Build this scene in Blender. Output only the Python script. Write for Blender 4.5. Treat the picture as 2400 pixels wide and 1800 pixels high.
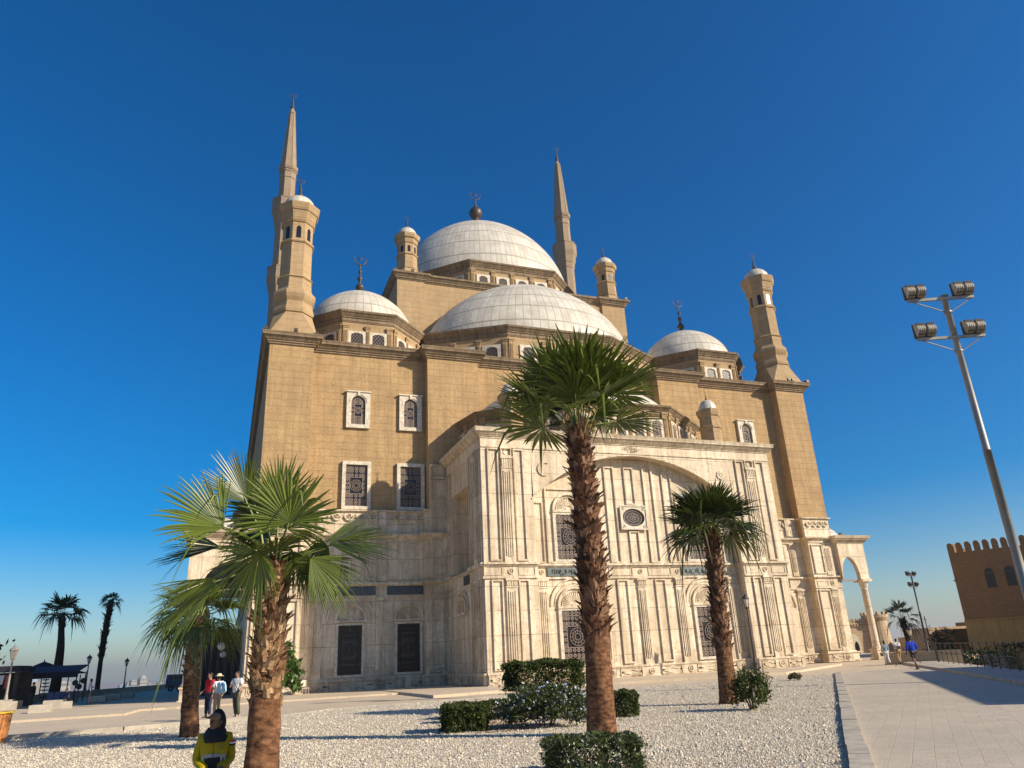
import bpy, bmesh, math, random
from mathutils import Vector, Matrix
for o in list(bpy.data.objects): bpy.data.objects.remove(o)
SC = bpy.context.scene
COL = SC.collection
R = math.radians
# ---------------------------------------------------------------- camera
CX, CY, CZ = -28.066, -57.048, 1.6
YAW, PIT, ROL = R(21.206), R(20.462), R(-2.922)
F_ = Vector((math.sin(YAW)*math.cos(PIT), math.cos(YAW)*math.cos(PIT), math.sin(PIT)))
R0 = Vector((math.cos(YAW), -math.sin(YAW), 0)); U0 = R0.cross(F_)
Rv = R0*math.cos(ROL)+U0*math.sin(ROL); Uv = -R0*math.sin(ROL)+U0*math.cos(ROL)
cam = bpy.data.cameras.new('camera'); cam.lens = 25.911; cam.sensor_width = 36; cam.clip_end = 60000; cam.clip_start = .1
co = bpy.data.objects.new('camera', cam); COL.objects.link(co); SC.camera = co
co.matrix_world = Matrix(((Rv.x, Uv.x, -F_.x, CX), (Rv.y, Uv.y, -F_.y, CY), (Rv.z, Uv.z, -F_.z, CZ), (0, 0, 0, 1)))
# ---------------------------------------------------------------- sky and sun
SUN_AZ, SUN_EL = 43.0, 27.7           # azimuth measured from +X towards -Y
W = bpy.data.worlds.new('World'); SC.world = W; W.use_nodes = True
nt = W.node_tree; bg = nt.nodes['Background']
sky = nt.nodes.new('ShaderNodeTexSky'); sky.sky_type = 'NISHITA'; sky.sun_disc = False
sky.sun_elevation = R(SUN_EL); sky.sun_rotation = R(90+SUN_AZ)
sky.altitude = 0; sky.air_density = 1.0; sky.dust_density = 0.8; sky.ozone_density = 4.2
hs = nt.nodes.new('ShaderNodeHueSaturation'); hs.inputs['Saturation'].default_value = 1.62; hs.inputs['Value'].default_value = 1.0; hs.inputs['Hue'].default_value = .505
nt.links.new(sky.outputs[0], hs.inputs['Color']); nt.links.new(hs.outputs[0], bg.inputs[0])
bg.inputs[1].default_value = 0.096
sd = bpy.data.lights.new('sun', 'SUN'); sd.energy = 5.0; sd.angle = R(.53); sd.color = (1, .88, .71)
so = bpy.data.objects.new('sun', sd); COL.objects.link(so)
SD = Vector((math.cos(R(SUN_EL))*math.cos(R(SUN_AZ)), -math.cos(R(SUN_EL))*math.sin(R(SUN_AZ)), math.sin(R(SUN_EL))))
so.rotation_euler = SD.to_track_quat('Z', 'Y').to_euler(); so.location = (20, -60, 60)
SC.view_settings.view_transform = 'Standard'; SC.view_settings.look = 'None'; SC.view_settings.exposure = 0.46; SC.view_settings.gamma = 1
SC.render.engine = 'CYCLES'
# ---------------------------------------------------------------- helpers
def link(o, parent=None):
    COL.objects.link(o)
    if parent is not None: o.parent = parent
    return o
def tag(o, label=None, cat=None, group=None, kind=None):
    if label: o['label'] = label
    if cat: o['category'] = cat
    if group: o['group'] = group
    if kind: o['kind'] = kind
    return o
def empty(name, loc=(0, 0, 0), rz=0, label=None, cat=None, group=None):
    o = bpy.data.objects.new(name, None); o.empty_display_size = .3; link(o); o.location = loc; o.rotation_euler = (0, 0, rz)
    return tag(o, label, cat, group)
def copy_tree(o, parent=None):
    c = o.copy(); COL.objects.link(c)
    if parent is not None: c.parent = parent
    for ch in list(o.children): copy_tree(ch, c)
    return c
class MB:
    """collects polygons; local frame (u along wall, d into the wall, z up) mapped by self.m"""
    def __init__(s, m=None): s.v = []; s.f = []; s.m = m; s.uv = None; s.mi = []; s.cur = 0
    def vt(s, p):
        p = Vector(p)
        if s.m is not None: p = s.m @ p
        s.v.append(p); return len(s.v)-1
    def face(s, pts): s.f.append([s.vt(p) for p in pts]); s.mi.append(s.cur)
    def idx(s, ids): s.f.append(list(ids)); s.mi.append(s.cur)
    def box(s, x0, x1, y0, y1, z0, z1):
        a = [s.vt(p) for p in ((x0, y0, z0), (x1, y0, z0), (x1, y1, z0), (x0, y1, z0), (x0, y0, z1), (x1, y0, z1), (x1, y1, z1), (x0, y1, z1))]
        for q in ((0, 1, 5, 4), (1, 2, 6, 5), (2, 3, 7, 6), (3, 0, 4, 7), (4, 5, 6, 7), (3, 2, 1, 0)): s.idx([a[i] for i in q])
    def loft(s, rings, closed=True, cap0=True, cap1=True):
        ids = [[s.vt(p) for p in r] for r in rings]; n = len(rings[0])
        for a, b in zip(ids, ids[1:]):
            for i in range(n if closed else n-1):
                j = (i+1) % n; s.idx((a[i], a[j], b[j], b[i]))
        if closed and cap0: s.idx(ids[0][::-1])
        if closed and cap1: s.idx(ids[-1])
    def prism(s, poly, z0, z1): s.loft([[(x, y, z0) for x, y in poly], [(x, y, z1) for x, y in poly]])
    def extr(s, poly, d0, d1):           # polygon in (u,z), extruded in depth
        s.loft([[(x, d1, z) for x, z in poly], [(x, d0, z) for x, z in poly]])
    def lathe(s, prof, c=(0, 0, 0), n=12, rot=0, cap=True):
        s.loft([[(c[0]+r*math.cos(rot+2*math.pi*i/n), c[1]+r*math.sin(rot+2*math.pi*i/n), c[2]+z) for i in range(n)] for r, z in prof], cap0=cap, cap1=cap)
    def tube(s, pts, rad, n=6):
        pts = [Vector(p) for p in pts]; rings = []
        for i, p in enumerate(pts):
            t = (pts[min(i+1, len(pts)-1)]-pts[max(i-1, 0)]).normalized()
            a = t.orthogonal().normalized() if i == 0 else (a-t*a.dot(t)).normalized()
            b = t.cross(a); r = rad[i] if isinstance(rad, (list, tuple)) else rad
            rings.append([p+a*r*math.cos(2*math.pi*k/n)+b*r*math.sin(2*math.pi*k/n) for k in range(n)])
        s.loft(rings)
    def annulus(s, cx, cz, r0, r1, d0, d1, n=12, a0=0, a1=2*math.pi, sx=1):
        full = abs(a1-a0-2*math.pi) < 1e-6; k = n if full else n+1
        A = [a0+(a1-a0)*i/n for i in range(k)]
        ring = lambda r, d: [(cx+sx*r*math.cos(a), d, cz+r*math.sin(a)) for a in A]
        q = [ring(r0, d0), ring(r1, d0), ring(r1, d1), ring(r0, d1)]
        ids = [[s.vt(p) for p in r] for r in q]
        for a, b in zip(ids, ids[1:]):
            for i in range(n if full else k-1):
                j = (i+1) % k; s.idx((a[i], a[j], b[j], b[i]))
        for i in range(n if full else k-1):
            j = (i+1) % k; s.idx((ids[3][i], ids[3][j], ids[0][j], ids[0][i]))
    def build(s, name, mat, parent=None, smooth=False, loc=None, uvs=True):
        me = bpy.data.meshes.new(name); me.from_pydata([tuple(v) for v in s.v], [], s.f); me.update()
        mats = mat if isinstance(mat, (list, tuple)) else [mat]
        for m in mats: me.materials.append(m)
        if len(mats) > 1: me.polygons.foreach_set('material_index', s.mi)
        bm = bmesh.new(); bm.from_mesh(me); bmesh.ops.recalc_face_normals(bm, faces=bm.faces)
        if uvs:
            ul = bm.loops.layers.uv.new('UVMap')
            for f in bm.faces:
                n = f.normal
                if abs(n.z) > .8: 
                    for l in f.loops: l[ul].uv = (l.vert.co.x, l.vert.co.y)
                else:
                    t = Vector((-n.y, n.x)); t.normalize()
                    if abs(t.x) > .02 and t.x < 0 or t.y < -.98: t = -t
                    for l in f.loops: l[ul].uv = (l.vert.co.x*t.x+l.vert.co.y*t.y, l.vert.co.z)
        bm.to_mesh(me); bm.free()
        if smooth: me.polygons.foreach_set('use_smooth', [True]*len(me.polygons))
        o = bpy.data.objects.new(name, me); link(o, parent)
        if loc: o.location = loc
        return o
def frame(ox, oy, dx, dy):
    """wall frame: origin, direction u=(dx,dy); depth axis points to the left-hand side (into wall)"""
    l = math.hypot(dx, dy); dx /= l; dy /= l
    return Matrix(((dx, -dy, 0, ox), (dy, dx, 0, oy), (0, 0, 1, 0), (0, 0, 0, 1)))
# ---------------------------------------------------------------- materials
def mat(name, col, rough=.8, spec=.3, metal=0, bump=0, bscale=20, var=0, vscale=3):
    m = bpy.data.materials.new(name); m.use_nodes = True; n = m.node_tree.nodes; L = m.node_tree.links; b = n['Principled BSDF']
    b.inputs['Roughness'].default_value = rough; b.inputs['Specular IOR Level'].default_value = spec; b.inputs['Metallic'].default_value = metal
    b.inputs['Base Color'].default_value = (*col, 1)
    tc = n.new('ShaderNodeTexCoord')
    if var:
        no = n.new('ShaderNodeTexNoise'); no.inputs['Scale'].default_value = vscale; no.inputs['Detail'].default_value = 6
        L.new(tc.outputs['Object'], no.inputs['Vector'])
        mr = n.new('ShaderNodeMapRange'); mr.inputs[1].default_value = .3; mr.inputs[2].default_value = .7; mr.inputs[3].default_value = 1-var; mr.inputs[4].default_value = 1+var
        L.new(no.outputs[0], mr.inputs[0])
        mx = n.new('ShaderNodeVectorMath'); mx.operation = 'SCALE'; mx.inputs[0].default_value = col; L.new(mr.outputs[0], mx.inputs['Scale'])
        L.new(mx.outputs[0], b.inputs['Base Color'])
    if bump:
        no2 = n.new('ShaderNodeTexNoise'); no2.inputs['Scale'].default_value = bscale; no2.inputs['Detail'].default_value = 5
        L.new(tc.outputs['Object'], no2.inputs['Vector']); bu = n.new('ShaderNodeBump'); bu.inputs['Strength'].default_value = bump; bu.inputs['Distance'].default_value = .02
        L.new(no2.outputs[0], bu.inputs['Height']); L.new(bu.outputs[0], b.inputs['Normal'])
    return m
def masonry(name, c1, c2, mortar, bw, bh, ms, stain, stain_amt, speck, speck_amt, bumpd=.02, rough=.85, zstain=None, mort_smooth=.1, streak=.9, fade=0):
    m = bpy.data.materials.new(name); m.use_nodes = True; n = m.node_tree.nodes; L = m.node_tree.links; b = n['Principled BSDF']
    b.inputs['Roughness'].default_value = rough; b.inputs['Specular IOR Level'].default_value = .25
    tc = n.new('ShaderNodeTexCoord')
    # slightly warped uv so courses are not ruler straight
    wn = n.new('ShaderNodeTexNoise'); wn.inputs['Scale'].default_value = .5; L.new(tc.outputs['UV'], wn.inputs['Vector'])
    sc = n.new('ShaderNodeVectorMath'); sc.operation = 'SCALE'; sc.inputs['Scale'].default_value = .07; L.new(wn.outputs['Color'], sc.inputs[0])
    ad = n.new('ShaderNodeVectorMath'); ad.operation = 'ADD'; L.new(tc.outputs['UV'], ad.inputs[0]); L.new(sc.outputs[0], ad.inputs[1])
    br = n.new('ShaderNodeTexBrick'); br.inputs['Scale'].default_value = 1; br.inputs['Brick Width'].default_value = bw; br.inputs['Row Height'].default_value = bh
    br.inputs['Mortar Size'].default_value = ms; br.inputs['Mortar Smooth'].default_value = mort_smooth; br.inputs['Bias'].default_value = -.1
    br.inputs['Color1'].default_value = (*c1, 1); br.inputs['Color2'].default_value = (*c2, 1); br.inputs['Mortar'].default_value = (*mortar, 1)
    br.offset_frequency = 2; br.offset = .43; br.squash = 1.25; br.squash_frequency = 3
    L.new(ad.outputs[0], br.inputs['Vector'])
    def mixc(a, colr, fac):
        mx = n.new('ShaderNodeMix'); mx.data_type = 'RGBA'; L.new(a, mx.inputs[6]); mx.inputs[7].default_value = (*colr, 1); L.new(fac, mx.inputs[0]); return mx.outputs[2]
    def noise(scale, det, lo, hi, amt, vec=None, ro=.6):
        no = n.new('ShaderNodeTexNoise'); no.inputs['Scale'].default_value = scale; no.inputs['Detail'].default_value = det; no.inputs['Roughness'].default_value = ro
        L.new(vec or tc.outputs['Object'], no.inputs['Vector'])
        mr = n.new('ShaderNodeMapRange'); mr.inputs[1].default_value = lo; mr.inputs[2].default_value = hi; mr.inputs[3].default_value = 0; mr.inputs[4].default_value = amt
        L.new(no.outputs[0], mr.inputs[0]); return mr.outputs[0], no.outputs[0]
    col = br.outputs['Color']
    if fade:                                  # joints vanish in places
        f, _ = noise(.7, 4, .40, .58, fade); col = mixc(col, tuple((x+y)/2 for x, y in zip(c1, c2)), f)
    f, _ = noise(2.6, 7, .50, .66, stain_amt*.8, None, .7); col = mixc(col, stain, f)
    f, _ = noise(.55, 6, .45, .75, stain_amt); col = mixc(col, stain, f)
    mp = n.new('ShaderNodeMapping'); mp.inputs['Scale'].default_value = (2.6, 2.6, .16); L.new(tc.outputs['Object'], mp.inputs[0])
    f, _ = noise(1, 7, .44, .66, stain_amt*streak, mp.outputs[0], .65); col = mixc(col, stain, f)
    f, nz = noise(5, 8, .56, .68, speck_amt, None, .75); col = mixc(col, speck, f)
    f, nf = noise(2.2, 5, .3, .7, .22, None); col = mixc(col, tuple(min(1, x*1.25) for x in c1), f)
    if zstain:
        sx = n.new('ShaderNodeSeparateXYZ'); L.new(tc.outputs['Object'], sx.inputs[0])
        mr = n.new('ShaderNodeMapRange'); mr.inputs[1].default_value = zstain[0]; mr.inputs[2].default_value = zstain[1]; mr.inputs[3].default_value = 1; mr.inputs[4].default_value = 0
        L.new(sx.outputs[2], mr.inputs[0])
        f3, _ = noise(1.3, 5, .4, .7, zstain[2]); mu = n.new('ShaderNodeMath'); mu.operation = 'MULTIPLY'; L.new(mr.outputs[0], mu.inputs[0]); L.new(f3, mu.inputs[1])
        col = mixc(col, zstain[3], mu.outputs[0])
    L.new(col, b.inputs['Base Color'])
    hb = n.new('ShaderNodeMath'); hb.operation = 'MULTIPLY_ADD'; L.new(br.outputs['Fac'], hb.inputs[0]); hb.inputs[1].default_value = -1.2; L.new(nz, hb.inputs[2])
    bu = n.new('ShaderNodeBump'); bu.inputs['Strength'].default_value = .8; bu.inputs['Distance'].default_value = bumpd
    L.new(hb.outputs[0], bu.inputs['Height']); L.new(bu.outputs[0], b.inputs['Normal'])
    return m
M = {}
M['stone'] = masonry('limestone', (.50, .33, .16), (.42, .275, .132), (.385, .25, .12), 1.25, .60, .006, (.28, .185, .09), .85, (.20, .13, .065), .95, .10, fade=.92)
M['stone_fine'] = masonry('limestone_turret', (.43, .30, .16), (.365, .25, .13), (.27, .185, .10), 1.3, .62, .006, (.25, .165, .085), .5, (.21, .14, .075), .5, .03, fade=.5)
M['stone_grey'] = masonry('limestone_minaret', (.33, .25, .165), (.27, .20, .13), (.18, .13, .085), .8, .5, .008, (.21, .15, .095), .5, (.19, .13, .08), .5, .03, fade=.4)
M['stone_trim'] = masonry('limestone_cornice', (.32, .235, .145), (.25, .18, .105), (.08, .055, .03), .9, 3.0, .018, (.11, .078, .046), .8, (.12, .08, .05), .8, .04)
M['marble'] = masonry('alabaster', (.78, .67, .49), (.64, .53, .37), (.19, .12, .06), 1.3, 1.55, .012, (.37, .265, .155), .75, (.27, .18, .10), .95, .03, .6, (0, 2.4, .9, (.24, .16, .09)), streak=1.0)
M['marble_trim'] = masonry('alabaster_trim', (.76, .65, .47), (.64, .53, .37), (.14, .09, .045), 1.6, 3.1, .014, (.27, .185, .105), .75, (.23, .15, .085), .85, .03, .6, (0, 1.2, .8, (.22, .145, .08)), streak=1.0)
M['frame'] = mat('white_stone_frame', (.58, .51, .39), .6, .3, 0, .4, 30, .25, 5)
M['grille'] = mat('iron_grille', (.24, .18, .14), .6, .4, 0, 0, 0, .2, 8)
M['shaded_grille'] = mat('shaded_iron_grille', (.045, .03, .022), .6, .3)  # shade of the lower recess windows put into the iron's colour
M['pane'] = mat('dark_pane', (.012, .009, .009), .3, .5)
M['metal'] = mat('bronze_finial', (.075, .058, .048), .5, .5, .4, 0, 0, .3, 5)
M['slate'] = mat('slate_panel', (.115, .135, .125), .45, .5, 0, 0, 0, .15, 5)
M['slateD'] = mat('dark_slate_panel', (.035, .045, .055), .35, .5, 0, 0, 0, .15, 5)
M['ink'] = mat('inscription_ink', (.03, .035, .03), .5)
def dome_mat():
    m = bpy.data.materials.new('lead_dome'); m.use_nodes = True; n = m.node_tree.nodes; L = m.node_tree.links; b = n['Principled BSDF']
    tc = n.new('ShaderNodeTexCoord')
    br = n.new('ShaderNodeTexBrick'); br.offset = 0; br.squash = 1; br.inputs['Scale'].default_value = 1
    br.inputs['Brick Width'].default_value = 1; br.inputs['Row Height'].default_value = 1; br.inputs['Mortar Size'].default_value = .035; br.inputs['Mortar Smooth'].default_value = .3
    br.inputs['Color1'].default_value = (.62, .575, .475, 1); br.inputs['Color2'].default_value = (.54, .495, .40, 1); br.inputs['Mortar'].default_value = (.30, .265, .21, 1)
    L.new(tc.outputs['UV'], br.inputs['Vector'])
    no = n.new('ShaderNodeTexNoise'); no.inputs['Scale'].default_value = .8; no.inputs['Detail'].default_value = 8; L.new(tc.outputs['Object'], no.inputs['Vector'])
    mr = n.new('ShaderNodeMapRange'); mr.inputs[1].default_value = .4; mr.inputs[2].default_value = .75; mr.inputs[4].default_value = .55; L.new(no.outputs[0], mr.inputs[0])
    mx = n.new('ShaderNodeMix'); mx.data_type = 'RGBA'; L.new(mr.outputs[0], mx.inputs[0]); L.new(br.outputs['Color'], mx.inputs[6]); mx.inputs[7].default_value = (.33, .28, .21, 1)
    L.new(mx.outputs[2], b.inputs['Base Color']); b.inputs['Metallic'].default_value = .0; b.inputs['Roughness'].default_value = .45; b.inputs['Specular IOR Level'].default_value = .4
    no2 = n.new('ShaderNodeTexNoise'); no2.inputs['Scale'].default_value = 3; no2.inputs['Detail'].default_value = 4; L.new(tc.outputs['Object'], no2.inputs['Vector'])
    h = n.new('ShaderNodeMath'); h.operation = 'MULTIPLY_ADD'; L.new(br.outputs['Fac'], h.inputs[0]); h.inputs[1].default_value = .8; L.new(no2.outputs[0], h.inputs[2])
    bu = n.new('ShaderNodeBump'); bu.inputs['Strength'].default_value = .6; bu.inputs['Distance'].default_value = .05; L.new(h.outputs[0], bu.inputs['Height']); L.new(bu.outputs[0], b.inputs['Normal'])
    return m
M['dome'] = dome_mat()
random.seed(7)
# ================================================================ MOSQUE
mosque = empty('mosque', (0, 0, 0), 0, 'huge tan limestone mosque with pale domes, twin pencil minarets and a cream alabaster porch', 'mosque')
def part(mb, name, m, parent=None, smooth=False, label=None):
    o = mb.build(name, m, parent or mosque, smooth)
    if label: o['label'] = label
    return o
def arch_pts(u, zs, hw, ri, n=12):
    return [(u-hw*math.cos(math.pi*i/n), zs+ri*math.sin(math.pi*i/n)) for i in range(n+1)]
def inside(u, z, cu, z0, zs, hw, ri):
    if abs(u-cu) > hw or z < z0: return False
    if z <= zs: return True
    return ((u-cu)/hw)**2+((z-zs)/max(ri, 1e-3))**2 <= 1
def window(mx, u, z0, zs, hw, ri, fo, zt, pattern='orn', proud=.22, sill=.12, parent=None, keystone=True, fm='frame', gm='grille'):
    """arched or rectangular window: opening hw x (z0..zs) + rise ri; frame outer half width fo and top zt"""
    b = MB(mx); zb = z0-sill
    inn = ([(u-hw, z0)]+arch_pts(u, zs, hw, ri)+[(u+hw, z0)]) if ri > 0 else [(u-hw, z0), (u-hw, zs), (u, zs), (u+hw, zs), (u+hw, z0)]
    out = []
    for (x, z) in inn:
        if z <= z0+1e-6: out.append((u-fo if x < u else u+fo, zb))
        else:
            k = (x-u)/hw
            if ri > 0 and abs(k) < .97:
                if abs(k) > .72: out.append((u+math.copysign(fo, k), zs+(zt-zs)*min(1, (1-abs(k))/.28+.25) if abs(k) > .72 else zt))
                else: out.append((u+fo*k/.72, zt))
            elif ri > 0: out.append((u+math.copysign(fo, k), zs))
            else: out.append((u+fo*k, zt))
    for d0, d1 in ((-proud, 0),):
        I0 = [b.vt((x, d0, z)) for x, z in inn]; O0 = [b.vt((x, d0, z)) for x, z in out]
        I1 = [b.vt((x, d1, z)) for x, z in inn]; O1 = [b.vt((x, d1, z)) for x, z in out]
        k = len(inn)
        for i in range(k):
            j = (i+1) % k
            b.idx((O0[i], O0[j], I0[j], I0[i])); b.idx((I0[i], I0[j], I1[j], I1[i])); b.idx((O0[j], O0[i], O1[i], O1[j]))
    if ri > 0:                       # moulded archivolt and cap
        b.annulus(u, zs, hw+.10, hw+.17, -proud-.05, -proud+.01, 12, 0, math.pi) if abs(ri-hw) < .05 else None
        if keystone:
            b.box(u-fo-.08, u+fo+.08, -proud-.10, -.002, zt+.003, zt+.10); b.box(u-.09, u+.09, -proud-.12, -proud+.02, zs+ri-.02, zt)
    f = part(b, 'window', M[fm], parent)
    p = MB(mx)
    pts = [(x, -.012, z) for x, z in inn]; p.face(pts); p.build('pane', M['pane'], f)
    g = MB(mx); g0, g1 = -.10, -.06
    H = zs+ri-z0
    if pattern == 'lat':
        st = .21; k = int((2*hw+H)/st)+2
        for s in (1, -1):
            for i in range(k):
                c = (i-.5)*st*1.3
                seg = []
                for t in range(41):
                    z = z0+H*t/40; x = (u-hw-H*.75+c+(z-z0)*.75) if s > 0 else (u+hw+H*.75-c-(z-z0)*.75)
                    if inside(x, z, u, z0, zs, hw, ri): seg.append((x, z))
                if len(seg) > 2:
                    a, e = seg[0], seg[-1]; w = .022
                    g.face([(a[0]-w, g0, a[1]), (a[0]+w, g0, a[1]), (e[0]+w, g0, e[1]), (e[0]-w, g0, e[1])])
    else:
        w = .024
        cols = max(3, int(round(2*hw/.31))); rows = max(4, int(round(H/.33)))
        cw = 2*hw/cols; rh = H/rows
        for i in range(1, cols):
            x = u-hw+i*cw
            if i in (1, cols-1) or pattern == 'fine':
                zt_ = zs+(ri*math.sqrt(max(0, 1-((x-u)/hw)**2)) if ri > 0 else 0)
                g.box(x-w, x+w, g0, g1, z0, zt_)
        for j in range(1, rows):
            z = z0+j*rh; hx = hw if z <= zs else hw*math.sqrt(max(0, 1-((z-zs)/max(ri, .01))**2))
            if j in (1, rows-1, rows//3, rows-rows//3): g.box(u-hx, u+hx, g0+.002, g1, z-w, z+w)
        for i in range(cols):
            for j in range(rows):
                x = u-hw+(i+.5)*cw; z = z0+(j+.5)*rh
                mid = (.28 < (j+.5)/rows < .72 and i not in (0, cols-1))
                if mid or not inside(x, z+.05, u, z0, zs, hw, ri): continue
                g.annulus(x, z, .075, .125, g0+.004, g1, 10, 0, 2*math.pi); g.annulus(x, z, .01, .035, g0+.004, g1, 6, 0, 2*math.pi)
            zc = z0+H*.5; rr = min(hw*.55, H*.2)
        for r in (rr, rr*.68, rr*.38): g.annulus(u, zc, r-.032, r, g0+.004, g1, 16)
        for k in range(12):
            a = 2*math.pi*k/12; g.tube([(u+rr*.3*math.cos(a), g0, zc+rr*.3*math.sin(a)), (u+rr*math.cos(a), g0, zc+rr*math.sin(a))], .014, 4)
    g.build('grille', M[gm], f)
    return f
def corn(b, mx, u0, u1, z0, steps, ret0=0, ret1=0):
    """stepped cornice: steps = (height, projection); boxes stacked"""
    z = z0
    for h, p in steps:
        b.box(u0-(p if ret0 else 0), u1+(p if ret1 else 0), -p, .0, z, z+h); z += h
def panel(b, u0, u1, z0, z1, d=0, w=.10, pr=.125):
    b.box(u0, u0+w, d-pr, d+.003, z0, z1); b.box(u1-w, u1, d-pr, d+.003, z0, z1)
    b.box(u0+w, u1-w, d-pr+.002, d+.003, z1-w, z1); b.box(u0+w, u1-w, d-pr+.002, d+.003, z0, z0+w)
def pilaster(b, u0, u1, z0, z1, d=0, pr=.20, cap=True, flutes=4, capo=.55):
    w = u1-u0; zc = z1-(capo if cap else 0)
    b.box(u0, u1, d-pr, d+.003, z0, zc)
    zf0, zf1 = z0+.35, zc-.18; m = .09
    for i in range(flutes):
        x = u0+m+(w-2*m)*(i+.5)/flutes; hw_ = (w-2*m)/flutes*.25
        t = abs(i-(flutes-1)/2)/(flutes/2)*.12
        b.box(x-hw_, x+hw_, d-pr-.06, d-pr+.001, zf0+t, zf1+t-.12)
    if cap:
        b.box(u0-.03, u1+.03, d-pr-.05, d+.003, zc, zc+.09); b.box(u0+.02, u1-.02, d-pr-.02, d+.003, zc+.09, z1-.16)
        b.box(u0-.05, u1+.05, d-pr-.09, d+.003, z1-.16, z1)
        for i in range(5):
            x = u0+w*(i+.5)/5; b.box(x-.035, x+.035, d-pr-.05, d-pr-.019, zc+.11, z1-.18)
def disc(b, u, z, r, d=0, pr=.1):
    b.annulus(u, z, r*.72, r, d-pr*.6, d+.003, 12)
    rings = [[(u+r*.5*math.cos(a)*q, d-pr*(1-q*q), z+r*.5*math.sin(a)*q) for a in [2*math.pi*i/10 for i in range(10)]] for q in (1, .7, .3)]
    b.loft(rings, cap0=False)
def crescent(b, u, z, r, d, pr=.05, op=0):
    """crescent relief opening to the right"""
    n = 16; P = [(u+r*math.cos(a), z+r*math.sin(a)) for a in [math.pi*.28+i*(math.pi*1.44)/n for i in range(n+1)]]
    Q = [(u+r*.30+r*.82*math.cos(a), z+r*.82*math.sin(a)) for a in [math.pi*.36+i*(math.pi*1.28)/n for i in range(n+1)]]
    for i in range(n):
        b.loft([[(P[i][0], d-pr, P[i][1]), (P[i+1][0], d-pr, P[i+1][1]), (Q[i+1][0], d-pr, Q[i+1][1]), (Q[i][0], d-pr, Q[i][1])],
                [(P[i][0], d+.01, P[i][1]), (P[i+1][0], d+.01, P[i+1][1]), (Q[i+1][0], d+.01, Q[i+1][1]), (Q[i][0], d+.01, Q[i][1])]])
def lozenge(b, u0, u1, z0, z1, d=0, pr=.05):
    cu, cz = (u0+u1)/2, (z0+z1)/2; panel(b, u0, u1, z0, z1, d, .045, pr)
    w, h = (u1-u0)/2-.12, (z1-z0)/2-.09; t = .05
    for a, c in (((cu-w, cz), (cu, cz+h)), ((cu, cz+h), (cu+w, cz)), ((cu+w, cz), (cu, cz-h)), ((cu, cz-h), (cu-w, cz))):
        b.loft([[(p[0], dd, p[1]+s) for p, dd, s in ((a, d-pr, t), (a, d-pr, -t), (a, d+.002, -t), (a, d+.002, t))],
                [(p[0], dd, p[1]+s) for p, dd, s in ((c, d-pr, t), (c, d-pr, -t), (c, d+.002, -t), (c, d+.002, t))]])
def rosette(b, u, z, r, d, pr=.06, n=8):
    for k in range(n):
        a = 2*math.pi*k/n; x, y = u+r*.58*math.cos(a), z+r*.58*math.sin(a)
        b.annulus(x, y, 0.01, r*.27, d-pr, d+.002, 7)
    b.annulus(u, z, .01, r*.2, d-pr*1.3, d+.002, 8)
def fan(b, u, z, r, d, pr=.1, n=17):
    """sunburst lunette of ribs inside a semicircle"""
    for k in range(n):
        a = math.pi*(k+.5)/n; da = math.pi/n*.26
        q = [(u+rr*math.cos(a+s*da*(1 if rr > r*.5 else 1.6)), z+rr*math.sin(a+s*da*(1 if rr > r*.5 else 1.6))) for rr, s in ((r*.36, -1), (r*.93, -1), (r*.93, 1), (r*.36, 1))]
        b.extr(q, d-pr, d+.002)
    b.extr([(u+r*.24*math.cos(math.pi*i/10), z+r*.24*math.sin(math.pi*i/10)) for i in range(11)], d-pr*1.4, d+.002)
def lunette(b, u, z, r, d, outer=None):
    b.annulus(u, z, r*.86, r, d-.16, d+.003, 18, 0, math.pi); b.annulus(u, z, r*.72, r*.76, d-.08, d+.003, 18, 0, math.pi)
    fan(b, u, z, r*.74, d, .07)
    b.box(u-r, u+r, d-.2, d+.003, z-.17, z-.002)
    if outer:
        b.annulus(u, z, outer-.10, outer, d-.14, d+.003, 20, 0, math.pi); b.annulus(u, z, outer*.80, outer*.80+.05, d-.06, d+.003, 20, 0, math.pi)
def script_text(b, u0, u1, z0, z1, d, seed):
    """dense calligraphy strokes: baseline curves, tall uprights, dots and flourishes"""
    rn = random.Random(seed); h = z1-z0; u = u1-.12
    while u > u0+.22:
        w = rn.uniform(.14, .3); zb = z0+h*rn.uniform(.22, .42); k = rn.random()
        if k < .4:
            pts = [(u, d, z0+h*rn.uniform(.78, .92)), (u-.02, d, zb+.1), (u-.06, d, zb)]
        elif k < .75:
            pts = [(u-w*t, d, zb-h*.16*math.sin(math.pi*t)+h*.2*(t > .8)*(t-.8)*5) for t in (0, .2, .4, .6, .8, 1)]
        else:
            pts = [(u-w*.4+w*.35*math.cos(t), d, zb+h*.12+h*.2*math.sin(t)) for t in (0, 1, 2, 3, 4, 5, 6)]
        b.tube(pts, [.022+.014*math.sin(math.pi*i/(len(pts)-1)) for i in range(len(pts))], 4)
        if rn.random() < .5: x = u-w*.5; z = z0+h*rn.uniform(.6, .85); b.box(x-.022, x+.022, d-.012, d+.012, z-.022, z+.022)
        u -= w*rn.uniform(.55, .8)
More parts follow.
